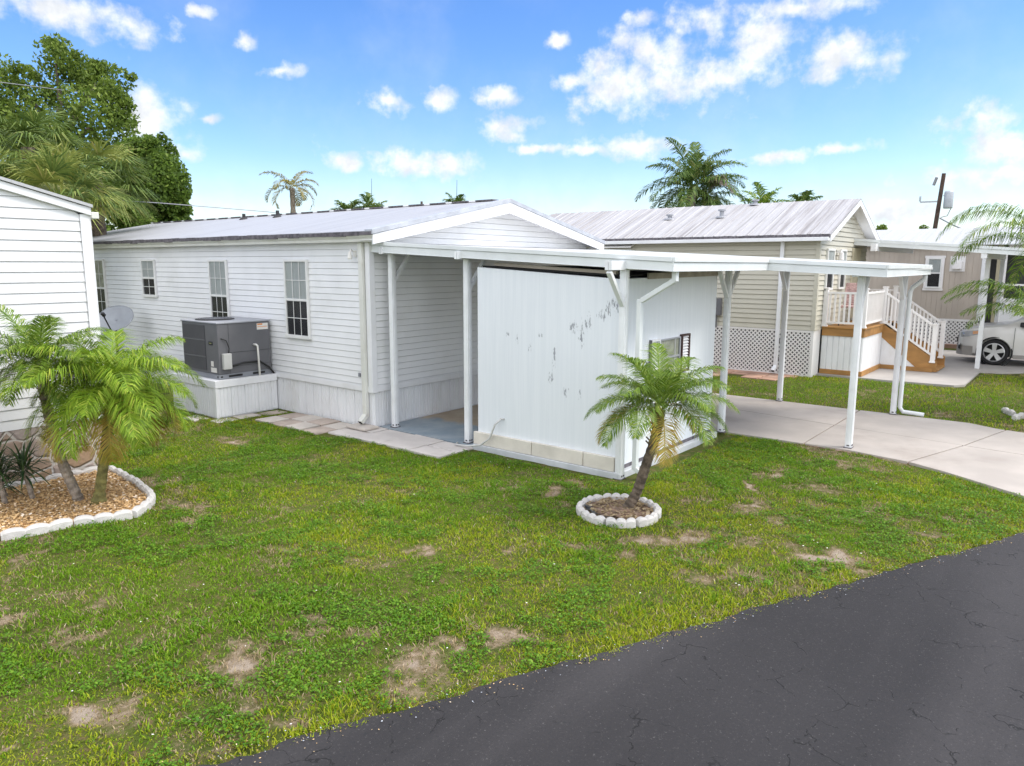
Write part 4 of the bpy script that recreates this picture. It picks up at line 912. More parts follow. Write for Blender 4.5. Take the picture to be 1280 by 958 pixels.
m_ = MB(); m_.box(bx0 - .13, -1.52, 1.36, bx0 - .018, -1.2, 1.78); m_.tube([(bx0 - .07, -1.4, 1.36), (bx0 - .07, -1.4, 1.05)], .025); m_.build('meter_box', 'ac_grey', B2, bevel=.01)
# awning-topped window that shows above the carport
m_ = MB(); m_.hexa([(bx0 - .25, 1.0, 3.06), (bx0 - .25, 1.9, 3.06), (bx0 - .018, 1.9, 3.14), (bx0 - .018, 1.0, 3.14), (bx0 - .25, 1.0, 3.085), (bx0 - .25, 1.9, 3.085), (bx0 - .018, 1.9, 3.165), (bx0 - .018, 1.0, 3.165)]); m_.build('window_awning', 'rail', B2)
window_x(B2, bx0 - .004, 1.1, 1.8, 1.9, 3.03, 1, 'curtain', 1)
# gable face windows beside the porch
def window_y(parent, plane, x0, x1, z0, z1, cov=True):
    f = MB(); w = .05
    for (a, b, c, d) in ((x0, x0 + w, z0, z1), (x1 - w, x1, z0, z1), (x0 + w, x1 - w, z1 - w, z1), (x0 + w, x1 - w, z0, z0 + w), (x0 + w, x1 - w, (z0 + z1) / 2 - .025, (z0 + z1) / 2 + .025)): f.box(a, plane - .05, c, b, plane - .001, d)
    fo = f.build('window', 'muntin', parent); MB().poly([(x0 + w, plane - .03, z0 + w), (x1 - w, plane - .03, z0 + w), (x1 - w, plane - .03, z1 - w), (x0 + w, plane - .03, z1 - w)]).build('pane', 'glass', fo)
    MB().box(x0 + w, plane - .022, z0 + w, x1 - w, plane - .018, z1 - w).build('room_backing', 'room', fo)
    if cov: MB().box(x0 + w, plane - .028, (z0 + z1) / 2, x1 - w, plane - .0245, z1 - w).build('curtain', 'curtain', fo)
window_y(B2, by0 - .012, 10.62, 11.2, 2.02, 3.0); window_y(B2, by0 - .012, 11.75, 12.25, 2.02, 3.0)
m_ = MB(); m_.box(12.9, by0 - .05, 1.22, 13.65, by0 - .012, 3.05); m_.build('door', 'cream', B2, bevel=.006)
m_ = MB(); m_.lathe((11.5, by0 - .12, 2.72), [(0, .22), (.05, .2), (.07, .02), (.05, 0), (0, 0)], n=12); m_.box(11.46, by0 - .12, 2.9, 11.54, by0 - .012, 2.96); m_.build('porch_lamp', 'rail', B2)

# carport of the beige house
C2 = root('carport', (14.0, -6.64, 0), 'white flat carport beside the beige house over the parked silver car', 'carport')
def z2(y): return 3.14 + (y + 3.62) * .079
m_ = MB(); xa, xb, ya, yb = 13.05, 17.6, -10.5, -3.55
m_.hexa([(xa, ya, z2(ya) + .06), (xb, ya, z2(ya) + .06), (xb, yb, z2(yb) + .06), (xa, yb, z2(yb) + .06), (xa, ya, z2(ya) + .10), (xb, ya, z2(ya) + .10), (xb, yb, z2(yb) + .10), (xa, yb, z2(yb) + .10)]); m_.build('roof', 'carport_roof', C2)
m_ = MB()
for (lo, hi, t) in ((0, .1, .015), (.105, .17, .035)): m_.hexa([(xa - t, ya, z2(ya) + lo), (xa, ya, z2(ya) + lo), (xa, yb, z2(yb) + lo), (xa - t, yb, z2(yb) + lo), (xa - t, ya, z2(ya) + hi), (xa, ya, z2(ya) + hi), (xa, yb, z2(yb) + hi), (xa - t, yb, z2(yb) + hi)])
m_.build('fascia', 'fascia', C2)
for yy in (-4.3, -6.66): MB().box(12.75 if yy > -5 else xa, yy - .06, z2(yy) - .12, xb - .1, yy + .06, z2(yy) + .058).build('beam', 'trim', C2)
for (px_, py_) in ((14.0, -6.66), (17.4, -6.66)): MB().box(px_ - .05, py_ - .05, .05, px_ + .05, py_ + .05, z2(py_) - .122).build('post', 'post', C2)

# ------------------------------------------------------------------ porch deck with stairs
DK = root('porch_deck', (11.7, -4.2, 0), 'raised wooden porch deck with white railings and side stairs beside the beige house', 'deck')
dx0, dx1, dy0, dy1, dz = 10.64, 13.75, -4.72, -3.80, 1.17
m_ = MB(); m_.box(dx0, dy0, dz - .03, dx1, dy1, dz); m_.box(dx0 - .02, dy0 - .02, dz - .21, dx0 + .02, dy1, dz - .031); m_.box(dx0 + .02, dy0 - .02, dz - .21, dx1, dy0 + .02, dz - .031)
m_.box(dx0 - .045, dy0 - .045, dz - .03, dx0 - .001, dy1, dz + .006); m_.box(dx0 - .001, dy0 - .045, dz - .03, dx1, dy0 - .001, dz + .006); m_.build('floor_frame', 'wood', DK, bevel=.005)
m_ = MB(); ribs(m_, 'x', dx0 + .015, -1, dy0, dy1, .16, dz - .21, .13, .13, .012); ribs(m_, 'y', dy0 + .015, -1, dx0, 12.5, .16, dz - .21, .13, .13, .012); m_.box(dx0 + .03, dy0 + .03, .05, dx1, dy1, dz - .22)
m_.build('skirting', 'skirt', DK)
m_ = MB(); m_.box(dx0 - .025, dy0 - .025, .05, dx0 + .012, dy1, .16); m_.box(dx0 + .012, dy0 - .025, .05, 12.5, dy0 + .012, .16); m_.box(12.46, -5.9, .05, 12.5, dy0 - .025, .15); m_.build('base_board', 'wood', DK)
# stairs running down towards the street
n_ = 6; sxa, sxb = 12.5, 13.72; run = (5.98 - 4.72) / n_
m_ = MB()
for i in range(n_):
    yy = dy0 - run * (i + 1); zz = dz - (dz - .05) * (i + 1) / (n_ + .3)
    m_.box(sxa + .04, yy - .02, zz - .035, sxb - .04, yy + run, zz); m_.box(sxa + .04, yy + run - .02, zz, sxb - .04, yy + run, zz + .16)
m_.build('stair_tread', 'wood', DK)
for xx in (sxa, sxb - .04):
    m_ = MB(); pts = [(xx, dy0, dz), (xx, -5.98, .32), (xx, -5.98, .06), (xx, -5.62, .06), (xx, dy0, dz - .34)]
    k = len(m_.v); m_.poly(pts); m_.poly([(p[0] + .04, p[1], p[2]) for p in pts][::-1])
    for a, b in zip(pts, pts[1:] + pts[:1]): m_.poly([a, b, (b[0] + .04, b[1], b[2]), (a[0] + .04, a[1], a[2])])
    m_.build('stringer', 'wood', DK)
m_ = MB(); m_.poly([(sxa + .01, dy0, dz - .34), (sxa + .01, -5.6, .15), (sxa + .01, dy0, .15)]); m_.build('stair_panel', 'skirt', DK)
def rail(a, b, z0, z1, bal=.105, name='railing'):
    a = Vector(a); b = Vector(b); m_ = MB(); L_ = (b - a).length; n_ = max(2, int(L_ / bal))
    m_.beam(a + Vector((0, 0, z1)), b + Vector((0, 0, z1)), .06, .045); m_.beam(a + Vector((0, 0, z0)), b + Vector((0, 0, z0)), .05, .045)
    for i in range(1, n_):
        p = a.lerp(b, i / n_); m_.beam(p + Vector((0, 0, z0)), p + Vector((0, 0, z1)), .038, .038)
    return m_.build(name, 'rail', DK)
rail((dx0 + .03, dy1 - .02, dz), (dx0 + .03, dy0 + .03, dz), .1, .80); rail((dx0 + .03, dy0 + .03, dz), (12.52, dy0 + .03, dz), .1, .80, .09); rail((sxa + .02, dy0, dz), (sxa + .02, -5.86, .38), .08, .78); rail((sxb - .02, dy0, dz), (sxb - .02, -5.86, .38), .08, .78); rail((dx1 - .03, dy1 - .02, dz), (dx1 - .03, dy0 + .03, dz), .1, .8)
for (px_, py_, pz_, pt_) in ((dx0 + .03, dy1 - .03, dz, 2.06), (dx0 + .03, dy0 + .03, dz, 2.06), (sxa + .02, dy0 + .0, dz, 2.06), (sxb - .02, dy0 + .0, dz, 2.06), (sxa + .02, -5.88, .28, 1.20), (sxb - .02, -5.88, .28, 1.20)):
    m_ = MB(); m_.box(px_ - .05, py_ - .05, pz_, px_ + .05, py_ + .05, pt_); m_.box(px_ - .062, py_ - .062, pt_, px_ + .062, py_ + .062, pt_ + .03); m_.box(px_ - .065, py_ - .065, pz_, px_ + .065, py_ + .065, pz_ + .04); m_.build('newel_post', 'rail', DK, bevel=.006)
# chair on the deck
CH = root('patio_chair', (11.35, -4.2, dz), 'pinkish striped patio chair behind the white deck railing', 'chair')
m_ = MB(); m_.box(11.15, -4.42, 1.60, 11.6, -4.0, 1.65); m_.build('seat', 'fabric', CH, bevel=.015)
m_ = MB(); m_.beam((11.56, -4.2, 1.65), (11.72, -4.2, 2.18), .42, .05, up=(1, 0, 0)); m_.build('backrest', 'fabric', CH, bevel=.015)
for (px_, py_) in ((11.17, -4.4), (11.17, -4.02), (11.58, -4.4), (11.58, -4.02)): MB().tube([(px_, py_, dz), (px_, py_, 1.6)], .016).build('leg', 'black_trim', CH)

# paving round the beige house
m_ = MB(); m_.prism([(10.5, -3.4), (10.5, -5.3), (10.62, -6.62), (10.9, -6.78), (13.5, -6.78), (13.5, -3.4)], -.05, .045); struct(m_.build('patio', 'concrete_h2'))
m_ = MB(); m_.prism([(13.51, -3.4), (13.51, -6.78), (13.75, -7.3), (14.05, -7.62), (14.1, -13), (18.2, -14.5), (18.2, -1), (13.51, -1)], -.05, .045); struct(m_.build('neighbour_driveway', 'concrete_h2'))
m_ = MB()
for i in range(9):
    for j in range(3):
        if random.random() < .12: continue
        xx = 8.75 + j * .42; yy = -3.3 + i * .42; xx += -.2 if i > 5 else (.25 if i < 3 else 0)
        if xx > 9.8: continue
        m_.box(xx + random.uniform(0, .02), yy, -.04, xx + .40, yy + .39, .03 + random.uniform(-.01, .012))
m_.box(9.75, -3.5, -.04, 10.2, .8, .02); struct(m_.build('paver_strip', 'red_paver', bevel=.01))

# ------------------------------------------------------------------ taupe house beyond
T3 = root('taupe_house', (22, -1, 0), 'taupe board sided house with white metal roof and screened porch', 'house', 'mobile homes')
tx = 19.5
m_ = MB(); m_.box(tx, -6.02, .9, 24.5, 5, 3.3)
yy = -6.0
while yy < 5: m_.box(tx - .008, yy, .9, tx - .001, yy + .138, 3.28); yy += .15
m_.build('wall', 'taupe', T3)
m_ = MB(); u = -6.9
while u < .2:
    for (a0, a1, off) in ((u, u + .86, .004), (u + .86, u, .009)):
        b0, b1 = .03, .89
        if min(a0, a1) < -6.0:
            t_ = (-6.0 - min(a0, a1)) / .86
            if t_ >= 1: continue
            if a0 < a1: a0, b0 = -6.0, b0 + .86 * t_
            else: a1, b1 = -6.0, b1 - .86 * t_
        d = math.hypot(a1 - a0, b1 - b0)
        if d < .02: continue
        nu, nz = -(b1 - b0) / d * .02, (a1 - a0) / d * .02
        m_.poly([(tx - off, a0 - nu, b0 - nz), (tx - off, a1 - nu, b1 - nz), (tx - off, a1 + nu, b1 + nz), (tx - off, a0 + nu, b0 + nz)])
    u += .12
m_.box(tx - .016, -6.0, .86, tx - .01, 1, .92); m_.build('lattice', 'rail', T3)
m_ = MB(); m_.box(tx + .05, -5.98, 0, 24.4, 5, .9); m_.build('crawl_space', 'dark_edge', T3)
m_ = MB(); m_.box(tx - .25, -6.3, 0, tx + .02, 1.5, .12); m_.build('foundation', 'red_paver', T3)
y0, y1 = -8.6, 5.4
m_ = MB(); slope_sheet(m_, tx - .3, 3.26, 22, 3.88, rib=1.1); slope_sheet(m_, 24.8, 3.26, 22, 3.88, rib=1.1); m_.build('roof', 'roof3', T3)
window_x(T3, tx - .013, -4.86, -4.46, 1.9, 2.84, 1, 'curtain', 1, True)
m_ = MB()
for (a, b, c, d) in ((-4.93, -4.86, 1.88, 2.84), (-4.46, -4.39, 1.88, 2.84), (-4.95, -4.37, 2.84, 2.92), (-4.95, -4.37, 1.81, 1.88)): m_.box(tx - .05, a, c, tx - .013, b, d)
m_.build('window_trim', 'rail', T3)
m_ = MB(); m_.box(tx - .03, -5.5, 2.42, tx - .013, -5.08, 2.9); m_.box(tx - .16, -5.42, 2.5, tx - .03, -5.16, 2.74); m_.build('vent_hood', 'rail', T3, bevel=.01)
m_ = MB(); m_.box(tx - .03, -6.05, .9, tx - .0125, -5.94, 3.28); m_.build('corner_trim', 'trim', T3)
# recessed screened porch at its street end
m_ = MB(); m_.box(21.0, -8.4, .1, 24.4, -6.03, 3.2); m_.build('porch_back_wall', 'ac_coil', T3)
m_ = MB(); m_.box(tx + .05, -8.4, .1, tx + .15, -6.5, 1.55); m_.box(tx + .02, -8.4, 1.55, tx + .18, -6.5, 1.62); m_.build('porch_half_wall', 'vinyl', T3)
m_ = MB(); m_.box(tx + .05, -6.58, 1.62, tx + .15, -6.5, 3.25); m_.box(tx + .05, -7.5, 1.62, tx + .15, -7.42, 3.25); m_.box(tx + .05, -8.4, 3.1, tx + .15, -6.5, 3.25); m_.box(tx + .06, -8.4, 2.0, tx + .14, -6.58, 2.06); m_.build('porch_frame', 'rail', T3)
m_ = MB(); m_.box(tx + .3, -6.42, .1, tx + .42, -6.3, 3.25); m_.build('porch_column', 'cream', T3)
# ------------------------------------------------------------------ silver car
CAR = root('parked_car', (15.85, -8.1, .045), 'silver compact crossover car parked nose in under the far carport', 'car')
def build_car():
    yn = -6.02; L_ = 4.2; xc = 15.9; z0 = .045
    # stations along the length: t from nose, half width, sill z, widest z, belt z, roof z (None = no cabin), roof half width
    ST = [(0.00, .55, .34, .50, .72, .74, .50), (.05, .70, .26, .50, .80, .83, .62), (.16, .80, .22, .52, .86, .90, .70), (.40, .86, .20, .55, .93, .98, .74), (.80, .885, .20, .58, .98, 1.04, .76), (1.12, .89, .20, .60, 1.01, 1.08, .76), (1.22, .89, .20, .60, 1.02, 1.12, .74),
          (1.60, .89, .20, .60, 1.04, 1.38, .66), (1.95, .89, .20, .60, 1.05, 1.56, .60), (2.4, .89, .20, .60, 1.06, 1.61, .60), (3.2, .89, .20, .60, 1.08, 1.60, .59), (3.7, .885, .22, .60, 1.09, 1.53, .57), (3.98, .86, .26, .62, 1.08, 1.40, .54), (4.12, .82, .32, .64, 1.02, 1.06, .62), (4.2, .70, .38, .62, .92, .94, .55)]
    def ring(s):
        t, hw, zs, zw, zbelt, zr, rw = s; y = yn - t
        half = [(0, zs), (hw * .82, zs), (hw * .97, zs + .08), (hw, zw), (hw * .985, (zw + zbelt) / 2), (hw * .95, zbelt), (rw * 1.02, zr - .05 * (zr > zbelt + .1) - .006), (rw * .86, zr), (rw * .4, zr + .02), (0, zr + .025)]
        return [(xc - a, y, b + z0) for a, b in half] + [(xc + a, y, b + z0) for a, b in reversed(half[1:-1])]
    mb = MB(); R_ = [ring(s) for s in ST]; n = len(R_[0])
    for r_ in R_: mb.v += r_
    for i in range(len(R_) - 1):
        for j in range(n): mb.f.append((i * n + j, i * n + (j + 1) % n, (i + 1) * n + (j + 1) % n, (i + 1) * n + j)); mb.m.append(0)
    mb.f.append(tuple(range(n))); mb.m.append(0); mb.f.append(tuple((len(R_) - 1) * n + j for j in reversed(range(n)))); mb.m.append(0)
    body = mb.build('body', 'car', CAR, smooth=True)
    # wheel wells cut with a temporary cutter
    cut = MB()
    for t in (.87, 3.42):
        cut.lathe((xc - 1.2, yn - t, .335 + z0), [(0, 0), (.375, 0), (.375, .56), (0, .56)], 'x', 32); cut.lathe((xc + .64, yn - t, .335 + z0), [(0, 0), (.375, 0), (.375, .56), (0, .56)], 'x', 32)
    cu = cut.build('cutter', 'dark'); md = body.modifiers.new('b', 'BOOLEAN'); md.object = cu; md.operation = 'DIFFERENCE'; md.solver = 'EXACT'
    base = Vector(LOC[CAR.name]); cu.location = (0, 0, 0)
    bpy.context.view_layer.update(); dg = bpy.context.evaluated_depsgraph_get()
    me = bpy.data.meshes.new_from_object(body.evaluated_get(dg)); body.modifiers.clear(); body.data = me
    bpy.data.objects.remove(cu, do_unlink=True)
    for p in me.polygons: p.use_smooth = True
    for m_i in range(len(me.materials)): me.materials[m_i] = M['car']
    es = body.modifiers.new('split', 'EDGE_SPLIT'); es.split_angle = rad(38)
    for t in (.87, 3.42):
        for s in (-1, 1):
            cy, cz = yn - t, .335 + z0; xo = xc + s * .885
            MB().lathe((xo - s * .02, cy, cz), [(.372, s * .012), (.405, s * .014), (.405, -s * .03), (.372, -s * .2)], 'x', 36).build('wheel_arch', 'black_trim', CAR)
            w_ = MB().lathe((xo - s * .2, cy, cz), [(.22, -.0), (.31, 0), (.333, s * .03), (.335, s * .15), (.315, s * .19), (.245, s * .195), (.24, s * .1), (.22, 0)], 'x', 36).build('wheel', 'tyre', CAR, smooth=True)
            r_ = MB(); r_.lathe((xo - s * .05, cy, cz), [(.245, s * .035), (.225, s * .045), (.215, s * .01)], 'x', 36); r_.lathe((xo - s * .05, cy, cz), [(.0, s * .04), (.05, s * .038), (.055, s * .02)], 'x', 16)
            for k in range(5):
                a = rad(90 + 72 * k); r_.beam((xo - s * .02, cy + .03 * math.cos(a), cz + .03 * math.sin(a)), (xo - s * .012, cy + .225 * math.cos(a), cz + .225 * math.sin(a)), .075, .03, up=(1, 0, 0), end_w=.115)
            r_.build('rim', 'alloy', w_); MB().lathe((xo - s * .08, cy, cz), [(.24, 0), (0, s * .001)], 'x', 30).build('wheel_disc', 'dark', w_)
    # side glass follows the cabin between belt and roof
    for s in (-1, 1):
        g_ = MB()
        for (ta, tb, k0, k1) in ((1.42, 2.38, .10, .93), (2.46, 3.3, .96, .93), (3.36, 3.8, .9, .5)):
            pts = []
            for (t, u) in ((ta, 0), (tb, 0), (tb, k1), (ta, k0 if ta < 2 else k1)):
                for a_, b_ in zip(ST[:-1], ST[1:]):
                    if a_[0] <= t <= b_[0]: f_ = (t - a_[0]) / (b_[0] - a_[0]); S_ = [p + (q - p) * f_ for p, q in zip(a_, b_)]; break
                zz = S_[4] + .02 + (S_[5] - .09 - S_[4]) * u; hw = S_[1] * .95 + (S_[6] * 1.02 - S_[1] * .95) * (zz - S_[4]) / max(.05, (S_[5] - .05 - S_[4]))
                pts.append((xc + s * (hw + .008), yn - t, zz + z0))
            g_.poly(pts)
        g_.build('side_window', 'car_glass', CAR)
        MB().box(xc + s * .90 - .004, yn - 1.28, .30 + z0, xc + s * .90 + .004, yn - 1.272, 1.0 + z0).box(xc + s * .90 - .004, yn - 2.42, .30 + z0, xc + s * .90 + .004, yn - 2.412, 1.02 + z0).build('door_gap', 'black_trim', CAR)
        MB().box(xc + s * .88 - .03, yn - 2.28, .86 + z0, xc + s * .88 + .03, yn - 2.1, .89 + z0).build('door_handle', 'car', CAR)
        MB().beam((xc + s * .86, yn - 1.45, 1.07 + z0), (xc + s * 1.04, yn - 1.42, 1.09 + z0), .1, .13).build('side_mirror', 'black_trim', CAR, bevel=.03)
        MB().box(min(xc + s * .80, xc + s * .902), yn - 3.0, .2 + z0, max(xc + s * .80, xc + s * .902), yn - 1.28, .30 + z0).build('rocker_trim', 'bumper', CAR, bevel=.01)
        # headlamp wraps round the front corner
        h_ = MB(); P_ = [(.62, .03, .68, .78), (.76, .14, .69, .83), (.845, .30, .72, .87), (.875, .52, .79, .90)]
        for a_, b_ in zip(P_[:-1], P_[1:]): h_.poly([(xc + s * (a_[0] + .012), yn - a_[1] + .012, a_[2] + z0), (xc + s * (b_[0] + .014), yn - b_[1] + .008, b_[2] + z0), (xc + s * (b_[0] + .002), yn - b_[1] + .006, b_[3] + z0), (xc + s * (a_[0] + .0), yn - a_[1] + .01, a_[3] + z0)])
        ho = h_.build('headlight', 'lens', CAR)
        MB().lathe((xc + s * .775, yn - .16, .75 + z0), [(0, .02), (.04, .02), (.055, 0)], 'y', 16).build('reflector', 'chrome', ho)
        MB().poly([(xc + s * .872, yn - .36, .78 + z0), (xc + s * .895, yn - .5, .81 + z0), (xc + s * .885, yn - .5, .88 + z0), (xc + s * .866, yn - .36, .86 + z0)]).build('turn_signal', 'amber', ho)
        MB().lathe((xc + s * .72, yn - .075, .42 + z0), [(0, .03), (.045, .03), (.06, 0), (.1, -.02)], 'y', 16).build('fog_lamp', 'black_trim', CAR)
    b_ = MB()
    for (za, zb, o) in ((.22, .46, .012),):
        pr = [(0, .0), (.55, .0), (.70, -.05), (.80, -.16), (.865, -.40)]
        for s in (-1, 1):
            for p, q in zip(pr[:-1], pr[1:]): b_.poly([(xc + s * (p[0] * 1.0 + o), yn + p[1] + o, za + z0), (xc + s * (q[0] + o), yn + q[1] + o, za + z0), (xc + s * (q[0] + o), yn + q[1] + o, zb + z0), (xc + s * (p[0] + o), yn + p[1] + o, zb + z0)])
    b_.build('front_bumper', 'bumper', CAR)
    MB().box(xc - .5, yn - .02, .52 + z0, xc + .5, yn + .035, .66 + z0).build('grille', 'black_trim', CAR, bevel=.01)
    MB().box(xc - .5, yn - .01, .60 + z0, xc + .5, yn + .045, .62 + z0).build('grille_bar', 'chrome', CAR)
    MB().poly([(xc - .66, yn - 1.2, 1.10 + z0), (xc + .66, yn - 1.2, 1.10 + z0), (xc + .54, yn - 1.96, 1.585 + z0), (xc - .54, yn - 1.96, 1.585 + z0)]).build('windscreen', 'car_glass', CAR)
build_car()

# ------------------------------------------------------------------ planting bed, ring edging, mulch
def scallop(p0, p1, n_s, h=.085, th=.075, name='edging_block', label='', group='', bow=0.0, lean=0.0):
    p0 = Vector((*p0, 0)); p1 = Vector((*p1, 0)); d = p1 - p0; L_ = d.length; d.normalize(); nn = Vector((d.y, -d.x, 0)); mb = MB(); seg = n_s * 8
    rows = []
    for i in range(seg + 1):
        t = i / seg; s = abs(math.sin(math.pi * n_s * t)) ** .6
        c_ = p0 + d * (.008 + (L_ - .016) * t) + nn * bow * math.sin(math.pi * t)
        hh_ = h * (.72 + .28 * s); tt = th * (.8 + .2 * s)
        rows.append([c_ - nn * tt / 2 + Vector((0, 0, -.03)), c_ + nn * tt / 2 + Vector((0, 0, -.03)), c_ + nn * tt * .48 + Vector((0, 0, hh_ * .75)), c_ + nn * tt * .25 + Vector((0, 0, hh_)), c_ - nn * tt * .25 + Vector((0, 0, hh_)), c_ - nn * tt * .48 + Vector((0, 0, hh_ * .75))])
    for r_ in rows: mb.v += [tuple(q) for q in r_]
    for i in range(seg):
        for j in range(6): mb.f.append((i * 6 + j, i * 6 + (j + 1) % 6, (i + 1) * 6 + (j + 1) % 6, (i + 1) * 6 + j)); mb.m.append(0)
    mb.f.append(tuple(range(6))); mb.m.append(0); mb.f.append(tuple(seg * 6 + j for j in reversed(range(6)))); mb.m.append(0)
    m0 = (p0 + p1) / 2
    return tag(mb.build(name, 'edging', loc=(m0.x, m0.y, 0), smooth=False), label, 'edging block', group)
RR = .41; NR = 8
for k in range(NR):
    a0 = 2 * math.pi * k / NR + .2; a1 = 2 * math.pi * (k + 1) / NR + .2
    scallop((RING[0] + RR * math.cos(a0), RING[1] + RR * math.sin(a0)), (RING[0] + RR * math.cos(a1), RING[1] + RR * math.sin(a1)), 3, .09, .085, 'edging_block', 'scalloped concrete block in the ring edging round the small leaning palm', 'edging blocks round the small palm', bow=RR * (1 - math.cos(math.pi / NR)))
outer = [(-6.55, -.79), (-5.93, -.85), (-5.42, -.91), (-4.82, -1.03), (-4.33, -1.25), (-3.98, -.93), (-3.86, -.42), (-3.79, .1), (-3.76, .72)]
for a, b in zip(outer[:-1], outer[1:]):
    scallop(a, b, 3, .10, .085, 'edging_block', 'scalloped pale concrete block along the tan mulch bed edge', 'edging blocks round the mulch bed', bow=.02)
back = [(-3.82, .76), (-4.45, .78), (-5.1, .80), (-5.75, .80)]
for a, b in zip(back[:-1], back[1:]):
    scallop(a, b, 3, .10, .07, 'edging_block', 'scalloped pale edging block between the stone house base and mulch', 'edging blocks along the stone base')
m_ = MB(); m_.prism([(p[0], p[1]) for p in BED], -.04, .03); struct(m_.build('planting_bed', 'mulch_base')) if False else None
M['mulch_base'] = mat('tan_mulch_base', (.48, .31, .14), .95, .5, 40., .8, 90, dirt=(.60, .48, .36), dirt_amt=.7, dscale=30)
m_ = MB(); m_.prism([(p[0], p[1]) for p in BED], -.04, .03); struct(m_.build('planting_bed', 'mulch_base'))
def chips(n, poly_test, bounds, z, size, mats, name, label):
    x = RNG.uniform(bounds[0], bounds[1], n); y = RNG.uniform(bounds[2], bounds[3], n); ok = poly_test(x, y); x, y = x[ok], y[ok]; n = len(x)
    s = RNG.uniform(.4, 1.3, n) * size; a = RNG.uniform(0, 6.28, n); u = np.stack([np.cos(a), np.sin(a), RNG.normal(0, .3, n)], -1); v = np.stack([-np.sin(a), np.cos(a), RNG.normal(0, .3, n)], -1) * RNG.uniform(.4, 1, n)[:, None]
    c_ = np.stack([x, y, z + RNG.uniform(0, .02, n)], -1); u *= s[:, None]; v *= s[:, None]
    V = np.stack([c_ - u - v * .6, c_ + u * .8 - v, c_ + u + v * .7, c_ - u * .7 + v], 1)
    o = np_mesh(name, V, 4, mats); return stuff(o, label, 'mulch')
chips(17000, lambda x, y: inpoly(BED, x, y), (-6.6, -3.7, -1.3, .85), .035, .014, ['mulch'], 'mulch', 'tan shell and bark chip mulch covering the palm bed')
m_ = MB(); m_.lathe((RING[0], RING[1], .0), [(.38, .03), (.25, .035), (.12, .05), (0, .055)], n=32); struct(m_.build('ring_soil', 'soil'))
chips(1500, lambda x, y: ((x - RING[0]) ** 2 + (y - RING[1]) ** 2 < .37 ** 2), (RING[0] - .5, RING[0] + .5, RING[1] - .5, RING[1] + .5), .045, .016, ['litter'] if 'litter' in M else ['straw'], 'leaf_litter', 'brown leaf litter inside the small palm ring')
m_ = MB()
for i in range(12):
    a = 2.0 + i * .14; p = lambda r, z, aa: (RING[0] + r * math.cos(aa), RING[1] + r * math.sin(aa), z)
    m_.poly([p(.27, .05, a), p(.27, .05, a + .14), p(.365, .085 + .012 * math.sin(i * 2), a + .14), p(.365, .085 + .012 * math.sin(i * 2 - 2), a)])
tag(m_.build('plastic_liner', 'liner', loc=(RING[0], RING[1], 0.03)), 'black plastic liner scrap at the back of the small palm ring', 'plastic sheet')
for k, (xx, yy, an) in enumerate(((7.93, -7.82, .5), (7.55, -8.0, -.3))):
    scallop((xx - .2 * math.cos(an), yy - .2 * math.sin(an)), (xx + .2 * math.cos(an), yy + .2 * math.sin(an)), 2, .10, .09, 'edging_block', 'pale edging block lying in the grass at the right edge', 'edging blocks in the far grass')

# ------------------------------------------------------------------ palms near the camera
def pygmy(loc, trunk_pts, label, crown, mats, group, tm, n=30, length=.85, az0=0, r0=.05, r1=.055, old=3, nl=34, ll=.20, lw=.013, emin=-.75, emax=1.35, droop=1.25, flare=0., boots=40, **kw):
    o = root('pygmy_palm', loc, label, 'palm tree', group)
    palm_trunk(trunk_pts, r0, r1, o, tm, boots=boots, flare=flare)
    A, B = feather_crown(crown, n, length, emin, emax, droop, nl, ll, lw, az0, old, **kw)
    crown_obj(A, B, mats, o); return o
random.seed(11)
pygmy((-.93, -5.12, 0), [(-.93, -5.12, .0), (-.86, -5.21, .2), (-.82, -5.29, .5), (-.76, -5.37, .85), (-.74, -5.40, 1.12)], 'small leaning palm ringed by scalloped blocks in front of the shed', (-.74, -5.40, 1.14), ['pygmy', 'pygmy_y'], 'pygmy palms', 'trunk', n=28, length=.84, az0=.4, old=3, emin=.0, emax=1.15, droop=1.35, r0=.056, r1=.052, nl=92, ll=.27, lw=.0085, tipdroop=.8, jit=.09, vee=.3)
random.seed(5)
pygmy((-4.39, -.55, 0), [(-4.39, -.55, .0), (-4.34, -.57, .3), (-4.27, -.60, .7), (-4.21, -.62, 1.1), (-4.19, -.63, 1.25)], 'bushy bright green palm with mossy trunk in the mulch bed', (-4.19, -.63, 1.27), ['bed_palm', 'pygmy_y'], 'pygmy palms', 'trunk_green', n=40, length=.98, az0=.9, r0=.055, r1=.05, old=5, nl=100, ll=.35, lw=.009, emin=-.3, emax=1.1, droop=1.6, flare=.7, tipdroop=1.0, jit=.16, lenvar=.25, vee=.3)
random.seed(9)
pygmy((-4.47, -.28, 0), [(-4.47, -.28, 0), (-4.55, -.25, .3), (-4.62, -.23, .62), (-4.68, -.2, 1.15), (-4.70, -.2, 1.55)], 'taller palm with pale grey trunk behind the bushy bed palm', (-4.70, -.2, 1.57), ['pygmy', 'dead'], 'pygmy palms', 'trunk_pale', n=26, length=.76, az0=2.2, r0=.055, r1=.048, old=2, emin=-.3, emax=1.2, boots=60, nl=84, ll=.25, lw=.0085, droop=1.4, tipdroop=.8, jit=.14, vee=.35)
